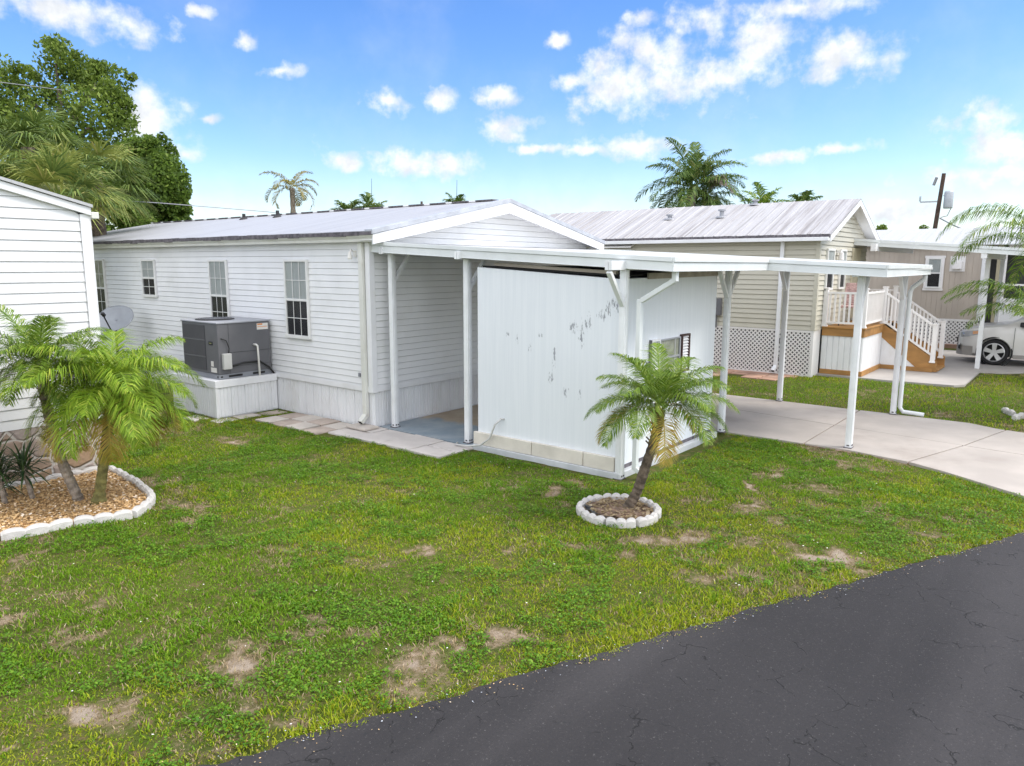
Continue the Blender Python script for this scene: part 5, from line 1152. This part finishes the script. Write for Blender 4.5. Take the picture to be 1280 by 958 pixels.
def yucca(loc, h_, label, seed):
    random.seed(seed); o = root('yucca_plant', loc, label, 'plant', 'spiky plants in the mulch bed')
    x, y, _ = loc; palm_trunk([(x, y, 0), (x - .03, y + .01, h_ * .5), (x - .05, y + .02, h_)], .028, .024, o, 'trunk_pale', rings=16, n=8)
    L = []
    for i in range(85):
        az = random.uniform(0, 6.28); e = random.uniform(-.5, 1.3); l = random.uniform(.22, .42); d = np.array([math.cos(az) * math.cos(e), math.sin(az) * math.cos(e), math.sin(e)])
        c_ = np.array([x - .05, y + .02, h_ + random.uniform(-.10, .06)]); s = np.cross(d, [0, 0, 1.]); s = s / np.linalg.norm(s) * .011
        mid = c_ + d * l * .6; tip = c_ + d * l + np.array([0, 0, -.05]); L += [[c_ - s * .7, c_ + s * .7, mid + s, mid - s], [mid - s, mid + s, tip + s * .1, tip - s * .1]]
    np_mesh('crown', np.array(L), 4, ['yucca'], None, o)
yucca((-5.03, .2, 0), .5, 'dark spiky plant on a thin pale stem at the left edge', 1); yucca((-4.79, .12, 0), .42, 'dark spiky plant with pale stem left of the grey palm trunk', 2); yucca((-4.95, .42, 0), .25, 'low dark spiky plant nearest the stone base of the left house', 3)
# palm at the right edge: crown just outside the frame, fronds arching in
random.seed(21)
RPo = root('date_palm', (7.95, -8.45, 0), 'feathery palm reaching in from the right edge above the car', 'palm tree')
palm_trunk([(7.95, -8.45, 0), (7.92, -8.42, .7), (7.86, -8.36, 1.5)], .12, .10, RPo, 'trunk', boots=30); palm_trunk([(7.8, -8.6, 0), (7.72, -8.55, 1.2), (7.62, -8.42, 2.45)], .12, .10, RPo, 'trunk', boots=40)
ct2 = np.array([7.62, -8.42, 2.5])
A_, B_ = [], []
ctr = np.array([7.86, -8.36, 1.55])
for (az, e, ln, dr) in ((1.75, .86, 1.9, 1.7), (2.0, .66, 1.6, 1.4), (1.4, 1.0, 2.2, 2.1), (1.95, .95, 2.1, 1.9)):
    frond(A_, ctr, az, e, ln, dr, 62, .46, .017, vee=.2, tipdroop=.9, petiole=.22)
for (az, e, ln, dr) in ((1.85, 1.2, 2.6, 2.6), (1.6, 1.3, 2.5, 2.5), (2.15, 1.1, 2.2, 2.4), (1.2, .9, 2.3, 2.3)):
    frond(A_, ct2, az, e, ln, dr, 74, .5, .015, vee=.1, tipdroop=1.5, petiole=.2)
for k in range(9): frond(A_, ct2, 2.9 + k * .55, .9 - .1 * (k % 4), 2.2, 2.0, 50, .45, .016, vee=.2, tipdroop=1.0, petiole=.2)
for (az, e) in ((-1.2, .9), (-.5, .7), (-2.2, .8), (.3, .9), (2.9, .75), (-2.9, .6), (.9, .5)): frond(A_, ctr, az, e, 2.0, 1.6, 46, .42, .018, vee=.2, tipdroop=.8, petiole=.2)
crown_obj(A_, B_, ['pygmy', 'queen_y'], RPo)

# ------------------------------------------------------------------ far palms and trees
def far_palm(name, loc, h_, label, group, n, length, az0, mats, emin, emax, droop, nl=26, ll=.6, lw=.05, r=.12, old=0, azlist=None, tm='trunk_pale', spear=0., tip=.9):
    o = root(name, loc, label, 'palm tree', group); x, y, _ = loc
    palm_trunk([(x, y, 0), (x, y, h_ * .5), (x, y, h_)], r * 1.2, r, o, tm, rings=30)
    A, B = feather_crown((x, y, h_), n, length, emin, emax, droop, nl, ll, lw, az0, old, tipdroop=tip, azlist=azlist)
    if spear:
        for k in range(3): s = .02; p = np.array([x, y, h_]); q = np.array([x + .05, y, h_ + spear]); d_ = np.array([math.cos(k), math.sin(k), 0]) * s; A.append([p - d_, p + d_, q + d_ * .4, q - d_ * .4])
    crown_obj(A, B, mats, o); return o
random.seed(31)
far_palm('queen_palm', (18.3, 28.0, 0), 6.9, 'lone thin palm with drooping yellow fronds over the white roof', 'far palms', 11, 1.9, .3, ['queen_y', 'dead'], -.1, 1.0, 2.0, 30, .55, .05, .14, 1)
random.seed(32)
far_palm('royal_palm', (23.2, 5.6, 0), 5.9, 'large dark palm with drooping fronds behind the beige house roof', 'far palms', 24, 2.7, .5, ['queen', 'queen'], -.35, 1.35, 1.5, 40, .75, .055, .2, 0, spear=1.2, tip=1.1)
random.seed(33)
o_ = root('royal_palm', (24.1, 5.3, 0), 'palm with a grey dead frond beside the large dark palm', 'palm tree', 'far palms')
palm_trunk([(24.1, 5.3, 0), (24.1, 5.3, 3), (24.1, 5.3, 5.6)], .2, .17, o_, 'trunk_pale', rings=30)
A_, B_ = feather_crown((24.1, 5.3, 5.6), 15, 2.4, -.4, 1.2, 1.5, 36, .7, .055, 1.1, 0, tipdroop=1.1); frond(B_, (23.9, 5.1, 5.8), -2.3, .9, 1.7, 2.2, 40, .6, .06, tipdroop=1.2); frond(B_, (23.9, 5.1, 5.8), -1.9, .7, 1.6, 2.2, 40, .6, .06, tipdroop=1.2)
crown_obj(A_, B_, ['queen', 'dead'], o_)
for i, (x, y, h_, ln, lb, sp_) in enumerate(((16.4, 20.7, 5.0, 1.0, 'low dark palm top left of the spear palm over the white roof', 0), (17.3, 20.0, 5.0, 1.25, 'palm top with upright spear leaf left of centre above the roof', 1.8), (20.3, 17.0, 5.3, .9, 'palm top with thin spear just left of the white gable peak', 1.5), (24.5, 2.9, 5.0, 1.25, 'green palm top just right of the large dark palm', 0), (25.2, 1.4, 5.0, .9, 'smallest palm top right of the large dark palm', 0))):
    random.seed(40 + i); far_palm('palm_tree', (x, y, 0), h_, lb, 'far palms', 14, ln, i, ['queen' if i != 3 else 'pygmy', 'queen'], -.1, 1.3, 1.1, 24, .5, .055, .12, spear=sp_)

def leaf_quads(centers, radii, n, size, flat=.6, gap=.45):
    c_ = np.array(centers); r_ = np.array(radii); wts = np.array([a * b + b * c + a * c for a, b, c in r_]); pick = RNG.choice(len(c_), n, p=wts / wts.sum())
    d = RNG.normal(size=(n, 3)); d /= np.linalg.norm(d, axis=1)[:, None]; rr = RNG.random(n) ** .45
    p = c_[pick] + d * rr[:, None] * r_[pick]
    # clump: thin out by a 3D-ish noise so gaps show
    k = fbm(p[:, 0] * 1.3 + p[:, 2] * .9, p[:, 1] * 1.3 - p[:, 2] * .7, 3); p = p[k > gap]; n = len(p)
    u = RNG.normal(size=(n, 3)); u /= np.linalg.norm(u, axis=1)[:, None]; w_ = RNG.normal(size=(n, 3)); w_[:, 2] += flat; v = np.cross(u, w_); v /= np.linalg.norm(v, axis=1)[:, None] + 1e-9
    s = RNG.uniform(.6, 1.3, n)[:, None] * size
    return np.stack([p - u * s, p + v * s * .5, p + u * s, p - v * s * .5], 1)
def limb_tree(name, loc, label, cat, group, limbs, blobs, n, size, m, r0=.25):
    o = root(name, loc, label, cat, group); mb = MB()
    for pts, ra, rb in limbs:
        k = len(pts); mb.tube(pts, [ra + (rb - ra) * i / (k - 1) for i in range(k)], 8)
    mb.build('trunk', 'bark', o, smooth=True)
    V = leaf_quads([b[:3] for b in blobs], [b[3:] for b in blobs], n, size, gap=.49 if m == 'oak' else .46); np_mesh('crown', V, 4, [m], None, o); return o
# points along viewing directions at a set distance keep the authoring simple; everything ends as plain world coordinates
def at(px, py, dist):
    d = np.array(_d) + np.array(_r) * (px - 640) / 910.75 - np.array(_u) * (py - 479) / 910.75; return CAM + d * dist / math.hypot(d[0], d[1])
DO = 32.
blobs = []
for (px, py, rpx, rpy) in ((70, 75, 22, 24), (95, 95, 38, 26), (130, 105, 34, 22), (148, 118, 22, 22), (60, 120, 45, 26), (15, 105, 30, 28), (20, 150, 45, 32), (100, 150, 55, 34), (140, 160, 26, 24), (60, 195, 70, 40), (110, 215, 60, 40), (-30, 160, 50, 70), (0, 230, 60, 40), (65, 55, 9, 7), (82, 50, 8, 6), (72, 62, 10, 9), (105, 72, 12, 8), (120, 85, 12, 9), (150, 102, 10, 8), (163, 96, 7, 5), (165, 112, 8, 6), (160, 128, 10, 7), (40, 92, 10, 8), (20, 84, 10, 7), (0, 95, 14, 10), (150, 145, 10, 8)):
    q = at(px, py, DO + random.uniform(-1.5, 1.5)); blobs.append((*q, rpx * DO / 911, rpx * DO / 911 * 1.1, rpy * DO / 911))
tb = at(75, 300, DO); trunk_xy = (tb[0], tb[1])
limbs = [([(tb[0], tb[1], 0), (tb[0], tb[1], 3.2), tuple(at(72, 190, DO))], .32, .2)]
for (px, py) in ((70, 80), (120, 105), (20, 110), (140, 160), (100, 140), (30, 170)): limbs.append(([tuple(at(72, 190, DO)), tuple(at((72 + px) / 2 + 4, (165 + py) / 2, DO)), tuple(at(px, py, DO))], .15, .03))
limb_tree('oak_tree', (tb[0], tb[1], 0), 'tall airy oak with open branching crown behind the left house', 'tree', 'trees behind the houses', limbs, blobs, 62000, .085, 'oak')
DB = 29.; blobs = []
for (px, py, rpx, rpy) in ((175, 200, 30, 24), (195, 190, 24, 20), (205, 230, 28, 34), (185, 250, 42, 42), (215, 265, 22, 26), (160, 240, 34, 40), (200, 290, 34, 26), (150, 280, 40, 30), (200, 172, 9, 7), (188, 178, 9, 6), (213, 200, 9, 8), (225, 225, 9, 8), (231, 243, 7, 7), (232, 262, 6, 6), (170, 182, 10, 8)):
    q = at(px, py, DB + random.uniform(-1, 1)); blobs.append((*q, rpx * DB / 911, rpx * DB / 911, rpy * DB / 911))
tb = at(178, 300, DB)
limb_tree('oak_tree', (tb[0], tb[1], 0), 'dense rounded dark green tree at the far end of the white roof', 'tree', 'trees behind the houses', [([(tb[0], tb[1], 0), (tb[0], tb[1], 2.5), tuple(at(180, 250, DB))], .25, .12), ([tuple(at(180, 265, DB)), tuple(at(205, 225, DB)), tuple(at(200, 195, DB))], .1, .03), ([tuple(at(180, 265, DB)), tuple(at(160, 230, DB))], .1, .03)], blobs, 52000, .08, 'oak_b')
# cabbage palms (fan leaves)
def fan_palm(loc, h_, label, n, R_, mats, seed, up=.9):
    random.seed(seed); o = root('cabbage_palm', loc, label, 'palm tree', 'cabbage palms behind the left house'); x, y, _ = loc
    palm_trunk([(x, y, 0), (x, y, h_ * .5), (x, y, h_)], .2, .17, o, 'trunk', rings=24, boots=40); Q_, mi = [], []
    for i in range(n):
        az = i * 2.4 + random.uniform(-.3, .3); e = up - 1.7 * (i / n) + random.uniform(-.15, .15)
        d = np.array([math.cos(az) * math.cos(e), math.sin(az) * math.cos(e), math.sin(e)]); c_ = np.array([x, y, h_]) + d * R_ * .75
        s = np.cross(d, [0, 0, 1.]); s /= np.linalg.norm(s); u = np.cross(s, d)
        Q_.append([np.array([x, y, h_]) - s * .02, np.array([x, y, h_]) + s * .02, c_ + s * .015, c_ - s * .015]); mi.append(0)
        m_i = 1 if random.random() < .35 else 0
        for k in range(44):
            a = rad(-115 + 230 * k / 43) + random.gauss(0, .04); l = R_ * .85 * (.75 + .25 * math.cos(a)) * random.uniform(.85, 1.1)
            dr = d * math.cos(a) + s * math.sin(a) + u * .12 * random.uniform(-1, 1); dr /= np.linalg.norm(dr); wv = np.cross(dr, u); wv = wv / (np.linalg.norm(wv) + 1e-9) * .017
            mid = c_ + dr * l * .5; tip = mid + (dr + np.array([0, 0, -.75 * random.uniform(.5, 1.3)])) * l * .45
            Q_ += [[c_ - wv * .4, c_ + wv * .4, mid + wv, mid - wv], [mid - wv, mid + wv, tip + wv * .15, tip - wv * .15]]; mi += [m_i, m_i]
    np_mesh('crown', np.array(Q_), 4, mats, mi, o)
q = at(35, 185, 24); fan_palm((q[0], q[1], 0), q[2], 'dark cabbage palm with hanging fan leaves at upper left', 30, 1.15, ['sabal', 'sabal'], 51)
q = at(118, 225, 22); fan_palm((q[0], q[1], 0), q[2], 'cabbage palm with lighter yellow green fans beside the dense tree', 28, 1.1, ['sabal', 'sabal_y'], 52)
q = at(75, 240, 19); fan_palm((q[0], q[1], 0), q[2] - .3, 'yellow green palm just above the left house roof', 26, 1.0, ['sabal_y', 'sabal'], 53, up=1.35)
q = at(-20, 245, 20); fan_palm((q[0], q[1], 0), q[2] - .3, 'cabbage palm clipped by the left edge above the roof', 24, 1.1, ['sabal_y', 'sabal'], 54, up=1.3)
# small shrub tops beyond roofs
for (px, py, dd, s_, lb, nm) in ((527, 252, 40, .32, 'small yellow green tree top poking above the white roof', 'shrub'), (1102, 287, 55, .35, 'tiny dark tree top above the far white roof', 'shrub'), (1155, 287, 55, .3, 'tiny round tree top left of the utility pole', 'shrub')):
    q = at(px, py, dd); o = root('small_tree', (q[0], q[1], 0), lb, 'tree', 'tree tops beyond the roofs'); MB().tube([(q[0], q[1], 0), (q[0], q[1], q[2])], .06).build('trunk', 'bark', o)
    np_mesh('crown', leaf_quads([tuple(q)], [(s_, s_, s_)], 500, .09), 4, ['pygmy' if dd < 50 else 'oak'], None, o)

# ------------------------------------------------------------------ utility pole and wires
q = at(1173, 252, 45.); UP = root('utility_pole', (q[0], q[1], 0), 'dark wooden utility pole with a grey transformer beyond the far roof', 'utility pole')
pt = at(1180, 217, 45.); pb = at(1168, 290, 45.)
base_ = pb + (pb - pt) * (pb[2] / (pt[2] - pb[2])); MB().tube([tuple(base_), tuple(pt)], [.13, .095], 10).build('pole', 'pole', UP)
tq = at(1183, 249, 45.); MB().lathe((tq[0], tq[1] - .1, tq[2] - .48), [(0, 0), (.2, 0), (.22, .05), (.22, .8), (.18, .88), (0, .9)], n=20).build('transformer', 'steel', UP, smooth=True)
a = at(1150, 253, 45.); b = at(1173, 252, 45.); m_ = MB(); m_.beam(a, b, .06, .08); m_.tube([tuple(a + np.array([0, 0, .04])), tuple(a + np.array([0, 0, .3]))], .05); m_.build('crossarm', 'steel', UP)
a = at(1167, 232, 45.); MB().tube([tuple(a), tuple(at(1171, 222, 45.))], .07, 6).build('insulator', 'ac_base', UP)
m_ = MB(); m_.tube([tuple(at(1179, 245, 45.)), tuple(at(1189, 243, 45)), tuple(at(1190, 258, 45.)), tuple(at(1184, 270, 45.)), tuple(at(1176, 272, 45.))], .02, 5); m_.build('jumper_wire', 'wire', UP)
m_ = MB(); m_.tube([tuple(at(1175, 273, 45.)), tuple(at(1190, 281, 43)), tuple(at(1235, 300, 40.))], .035, 5); tag(m_.build('power_line', 'wire', loc=tuple(at(1175, 273, 45.))), 'service wire sloping right from the utility pole', 'wire')
def wire(pts, lb, r=.018): m_ = MB(); m_.tube([tuple(p) for p in pts], r, 5); tag(m_.build('power_line', 'wire', loc=tuple(pts[0])), lb, 'wire')
wire([at(-60, 93, 24), at(0, 103, 27), at(80, 113, 30.5), at(150, 123, 34)] , 'pale overhead wire crossing the tall oak crown', .012)
wire([at(120, 249, 21), at(200, 254, 23), at(335, 265, 27), at(350, 267, 27.5)], 'thin overhead wire sloping down toward the white roof ridge', .012)

# ------------------------------------------------------------------ grass
def blades(n, bounds, hmin, hmax, width, name, test, dens, mats, edge_mix=True, label='', bend=.6):
    x = RNG.uniform(bounds[0], bounds[1], n); y = RNG.uniform(bounds[2], bounds[3], n); ok = test(x, y); x, y = x[ok], y[ok]
    k = RNG.random(len(x)) < dens(x, y); x, y = x[k], y[k]; n = len(x)
    z = .012 * (fbm(x * 2.2, y * 2.2) - .5) * 2 - .004
    tall = (.55 + 1.3 * np.clip(fbm(x * 1.7 + 9, y * 1.7, 3) - .3, 0, .5)) * (.6 + 1.2 * np.clip(fbm(x * 7 + 2, y * 7, 2) - .2, 0, .7))
    h = RNG.uniform(hmin, hmax, n) * tall; a = RNG.uniform(0, 6.28, n); b = RNG.uniform(0, 6.28, n); be_ = RNG.uniform(.2, 1.4, n) * bend
    w_ = np.stack([np.cos(a), np.sin(a), np.zeros(n)], -1) * (width * RNG.uniform(.6, 1.3, n))[:, None]; dd = np.stack([np.cos(b) * be_, np.sin(b) * be_, np.ones(n)], -1)
    c_ = np.stack([x, y, z], -1); mid = c_ + dd * (h * .55)[:, None]; tip = mid + np.stack([np.cos(b) * be_ * 1.6, np.sin(b) * be_ * 1.6, np.ones(n) * .55], -1) * (h * .45)[:, None]
    V = np.concatenate([np.stack([c_ - w_, c_ + w_, mid + w_ * .8, mid - w_ * .8], 1), np.stack([mid - w_ * .8, mid + w_ * .8, tip + w_ * .1, tip - w_ * .1], 1)], 0)
    ed = np.clip(1 - (y - road_y(x)) / .55, 0, 1); bm = bare_mask(x, y); r = RNG.random(n)
    mi = np.where(r < np.clip(ed * 1.0, 0, .85), 1, 0); st = RNG.random(n) < (.07 + .75 * np.clip(bm * 1.6, 0, 1)); mi = np.where(st, 2, mi)
    yl = RNG.random(n) < np.clip((fbm(x * 1.1 + 30, y * 1.1 + 5, 5) - .44) * 3.0, 0, .75); mi = np.where((mi == 0) & yl, 1, mi)
    return stuff(np_mesh(name, V, 4, mats, np.concatenate([mi, mi])), label, 'grass')
def dens_near(x, y):
    bm = bare_mask(x, y); d = 1 - .88 * np.clip(bm * 1.15 + (fbm(x * 16, y * 16 + 9, 2) - .5) * 1.1 * (bm > .05), 0, 1); dist = np.hypot(x - CAM[0], y - CAM[1])
    return d * np.clip(1.25 - dist / 26, .35, 1) * (.5 + .5 * np.clip((fbm(x * 5, y * 5 + 50, 3) - .34) * 4, 0, 1))
random.seed(1)
blades(1050000, (-9.3, 3.4, -8.6, 4.2), .018, .058, .0040, 'grass', lambda x, y: lawn_ok(x, y, -.07), dens_near, ['grass', 'grass_edge', 'straw'], label='patchy green lawn grass in front of the white mobile home')
blades(150000, (3.2, 19, -12, 1), .04, .085, .006, 'grass', lambda x, y: (~inpoly(DRIVE, x, y)) & (x > 5.9) & ~((x > 10.45) & (y > -6.85)) & ~((x > 8.9) & (y > -3.4)) & ~((x > 13.3) & (y > -7.6)) & ~(x > 14.0) & ~((x < 6.5) & (y > -7.4)) & (y > road_y(x)), lambda x, y: np.full(x.shape, .9), ['grass', 'grass_edge', 'straw'], label='green grass strip between the two concrete driveways')
def weeds(n):
    x = RNG.uniform(-7.3, 3.2, n); y = RNG.uniform(-8.5, 3.5, n); f_ = fbm(x * .9 + 71, y * .9 + 13, 4); f2 = fbm(x * 4.5 + 7, y * 4.5, 3)
    ok = lawn_ok(x, y, .02) & (f_ > .47) & (f2 > .46) & (bare_mask(x, y) < .35); x, y = x[ok], y[ok]; n = len(x)
    h = RNG.uniform(.012, .05, n) * (.6 + .8 * np.clip(fbm(x * 4.5 + 7, y * 4.5, 3) - .4, 0, .5) * 2); s = RNG.uniform(.005, .013, n); a = RNG.uniform(0, 6.28, n)
    u = np.stack([np.cos(a), np.sin(a), RNG.normal(0, .35, n)], -1) * s[:, None]; v = np.stack([-np.sin(a), np.cos(a), RNG.normal(0, .35, n)], -1) * s[:, None] * .75
    c_ = np.stack([x, y, h], -1); V = np.stack([c_ - u, c_ + v, c_ + u, c_ - v], 1)
    return stuff(np_mesh('weeds', V, 4, ['weed']), 'low broad leaved weeds spreading through the lawn', 'weeds')
weeds(520000)
def flecks(n):
    x = RNG.uniform(-7, 3, n); y = RNG.uniform(-8.3, 2.5, n); ok = lawn_ok(x, y, .1); x, y = x[ok], y[ok]; n = len(x); s = RNG.uniform(.004, .010, n); a = RNG.uniform(0, 6.28, n)
    u = np.stack([np.cos(a), np.sin(a), np.full(n, .1)], -1) * s[:, None]; v = np.stack([-np.sin(a), np.cos(a), np.full(n, .15)], -1) * s[:, None] * .7; c_ = np.stack([x, y, RNG.uniform(.02, .05, n)], -1)
    return stuff(np_mesh('lawn_litter', np.stack([c_ - u, c_ + v, c_ + u, c_ - v], 1), 4, ['sticker']), 'tiny pale dry leaves and flowers scattered over the lawn', 'litter')
flecks(450)

def edge_grit(n):
    x = RNG.uniform(-6.6, 3., n); d = RNG.normal(-.02, .07, n) + .05 * (fbm(x * 5, x * 0 + 3) - .5); y = road_y(x) + d; s = RNG.uniform(.002, .007, n); a = RNG.uniform(0, 6.28, n)
    u = np.stack([np.cos(a), np.sin(a), np.full(n, .1)], -1) * s[:, None]; v = np.stack([-np.sin(a), np.cos(a), np.full(n, .1)], -1) * s[:, None] * .7; c_ = np.stack([x, y, np.full(n, .028) + RNG.uniform(0, .006, n)], -1)
    return stuff(np_mesh('edge_grit', np.stack([c_ - u, c_ + v, c_ + u, c_ - v], 1), 4, ['mulch', 'straw', 'steel'], RNG.integers(0, 3, n)), 'loose sand and clippings along the asphalt edge', 'grit')
edge_grit(900)
# ------------------------------------------------------------------ sky, sun
SUN_EL, SUN_ROT = rad(52), rad(150)
W_ = bpy.data.worlds.new("World"); S.world = W_; W_.use_nodes = True; nt = W_.node_tree
bg = nt.nodes['Background']; out = nt.nodes['World Output']
sky = nt.nodes.new('ShaderNodeTexSky'); sky.sky_type = 'NISHITA'; sky.sun_disc = False; sky.sun_elevation = SUN_EL; sky.sun_rotation = SUN_ROT; sky.air_density = 1.0; sky.dust_density = .6; sky.ozone_density = 2.5
tc = nt.nodes.new('ShaderNodeTexCoord'); sp_ = nt.nodes.new('ShaderNodeSeparateXYZ'); nt.links.new(tc.outputs['Generated'], sp_.inputs[0])
az = math_n(nt, 'ARCTAN2', sp_.outputs[0], sp_.outputs[1]); el = math_n(nt, 'ARCSINE', sp_.outputs[2])
cb = nt.nodes.new('ShaderNodeCombineXYZ'); nt.links.new(az, cb.inputs[0]); nt.links.new(el, cb.inputs[1])
CL = [(0.3705,0.2684,0.0942,0.0188),(0.4509,0.1704,0.0420,0.0355),(0.4567,0.1307,0.0285,0.0114),(0.4855,0.1297,0.0212,0.0115),(0.5628,0.2587,0.0189,0.0094),(0.6053,0.2305,0.0213,0.0087),(0.5187,0.1739,0.0115,0.0058),(0.7356,0.2041,0.0303,0.0131),(0.8004,0.2088,0.0204,0.0143),(0.6697,0.1354,0.0286,0.0143),(0.6876,0.1261,0.0144,0.0093),(0.7596,0.1279,0.0438,0.0167),(0.8172,0.1249,0.0315,0.0168),(0.8859,0.1771,0.0393,0.0145),(0.8775,0.2118,0.0255,0.0123),(0.9795,0.2321,0.0303,0.0141),(1.0411,0.2307,0.0552,0.0401),(1.0913,0.2399,0.0446,0.0396),(1.0604,0.2620,0.0395,0.0247),(1.0211,0.2125,0.0405,0.0223),(1.1655,0.2298,0.0489,0.0313),(1.1973,0.2587,0.0525,0.0401),(1.2197,0.2742,0.0377,0.0188),(1.1382,0.2931,0.0382,0.0172),(1.2894,0.2424,0.0511,0.0242),(1.2591,0.2956,0.1010,0.0129),(1.3292,0.2300,0.0275,0.0165),(1.0588,0.1520,0.0618,0.0124),(0.9967,0.1471,0.0416,0.0073),(1.2375,0.1325,0.0336,0.0079),(1.3011,0.1387,0.0385,0.0067),(1.4498,0.1610,0.0397,0.0141),(1.4786,0.1234,0.0438,0.0228),(1.4339,0.0989,0.0500,0.0145),(1.4754,0.1025,0.0265,0.0133),(0.9581,0.2764,0.0139,0.0089),(1.0593,0.2974,0.0194,0.0097),(0.8965,0.1654,0.0208,0.0083),(0.9388,0.1495,0.0418,0.0063),(1.3805,0.0597,0.1137,0.0152),(0.5152,0.2875,0.0146,0.0073)]
nz = nt.nodes.new('ShaderNodeTexNoise'); nz.inputs['Scale'].default_value = 26; nz.inputs['Detail'].default_value = 7; nz.inputs['Roughness'].default_value = .58; nt.links.new(cb.outputs[0], nz.inputs['Vector'])
wv = nt.nodes.new('ShaderNodeVectorMath'); wv.operation = 'SCALE'; nt.links.new(nz.outputs['Color'], wv.inputs[0]); wv.inputs['Scale'].default_value = .02
wa = nt.nodes.new('ShaderNodeVectorMath'); wa.operation = 'ADD'; nt.links.new(cb.outputs[0], wa.inputs[0]); nt.links.new(wv.outputs[0], wa.inputs[1])
acc = None
for (a_, e_, ra, re) in CL:
    s = nt.nodes.new('ShaderNodeVectorMath'); s.operation = 'SUBTRACT'; nt.links.new(wa.outputs[0], s.inputs[0]); s.inputs[1].default_value = (a_ + .01, e_ + .01, .01)
    d = nt.nodes.new('ShaderNodeVectorMath'); d.operation = 'MULTIPLY'; nt.links.new(s.outputs[0], d.inputs[0]); d.inputs[1].default_value = (1 / ra, 1 / re, 0)
    l = nt.nodes.new('ShaderNodeVectorMath'); l.operation = 'LENGTH'; nt.links.new(d.outputs[0], l.inputs[0])
    k = math_n(nt, 'SUBTRACT', 1.15, l.outputs['Value'])
    acc = k if acc is None else math_n(nt, 'SMOOTH_MAX', acc, k, .12)
fld = math_n(nt, 'ADD', acc, math_n(nt, 'MULTIPLY', math_n(nt, 'SUBTRACT', nz.outputs['Fac'], .5), 4.0))
alpha = ramp(nt, fld, -.3, 1.25)
# extra clouds added over the unseen sky as neutral fill light, plus thin veil
gn = noise(nt, cb.outputs[0], 4.5, 6., .6)
veil = math_n(nt, 'MULTIPLY', ramp(nt, gn, .42, .75), .14)
els = math_n(nt, 'ABSOLUTE', el)
hz = math_n(nt, 'MULTIPLY', ramp(nt, els, .15, .0), .5)
bk = math_n(nt, 'ADD', math_n(nt, 'MULTIPLY', sp_.outputs[0], -.77), math_n(nt, 'MULTIPLY', sp_.outputs[1], -.62))   # >0 behind the photographer: unseen cloud added there to light the facing walls
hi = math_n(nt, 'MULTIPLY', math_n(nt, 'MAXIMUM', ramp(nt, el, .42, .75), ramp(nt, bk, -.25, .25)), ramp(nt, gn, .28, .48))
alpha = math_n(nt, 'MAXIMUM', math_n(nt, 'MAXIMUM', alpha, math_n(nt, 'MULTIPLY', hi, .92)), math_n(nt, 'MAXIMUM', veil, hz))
hs = nt.nodes.new('ShaderNodeHueSaturation'); hs.inputs['Saturation'].default_value = 1.3; hs.inputs['Hue'].default_value = .512; hs.inputs['Value'].default_value = .86; nt.links.new(sky.outputs[0], hs.inputs['Color'])
SKYMUL = 1.0
under = noise(nt, cb.outputs[0], 24., 6., .6); ccol = mixc(nt, ramp(nt, under, .3, .7), (3.15, 3.3, 3.5), (4.6, 4.62, 4.65))
fin = mixc(nt, alpha, hs.outputs[0], ccol)
bright = mixc(nt, math_n(nt, 'MAXIMUM', ramp(nt, el, .42, .8), ramp(nt, bk, .0, .35)), (1, 1, 1), (2.0, 1.95, 1.9)); fin = mixc(nt, 1.0, fin, bright, 'MULTIPLY')  # unseen sky overhead and behind is brightened further as added fill
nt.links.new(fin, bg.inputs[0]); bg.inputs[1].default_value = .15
sl = bpy.data.lights.new('sun', 'SUN'); sl.energy = 1.6; sl.angle = rad(20); sl.color = (1, .95, .88); so = bpy.data.objects.new('sun', sl); COL.objects.link(so)
dirv = Vector((math.sin(SUN_ROT) * math.cos(SUN_EL), math.cos(SUN_ROT) * math.cos(SUN_EL), math.sin(SUN_EL))); so.rotation_euler = dirv.to_track_quat('Z', 'Y').to_euler(); so.location = (0, 0, 30)

S.view_settings.view_transform = 'Standard'; S.view_settings.look = 'None'; S.view_settings.gamma = 1; S.view_settings.use_curve_mapping = False; S.view_settings.exposure = .84
S.render.engine = 'CYCLES'; S.cycles.use_denoising = True; S.cycles.max_bounces = 6; S.cycles.transparent_max_bounces = 8
S.cycles.sample_clamp_indirect = 6
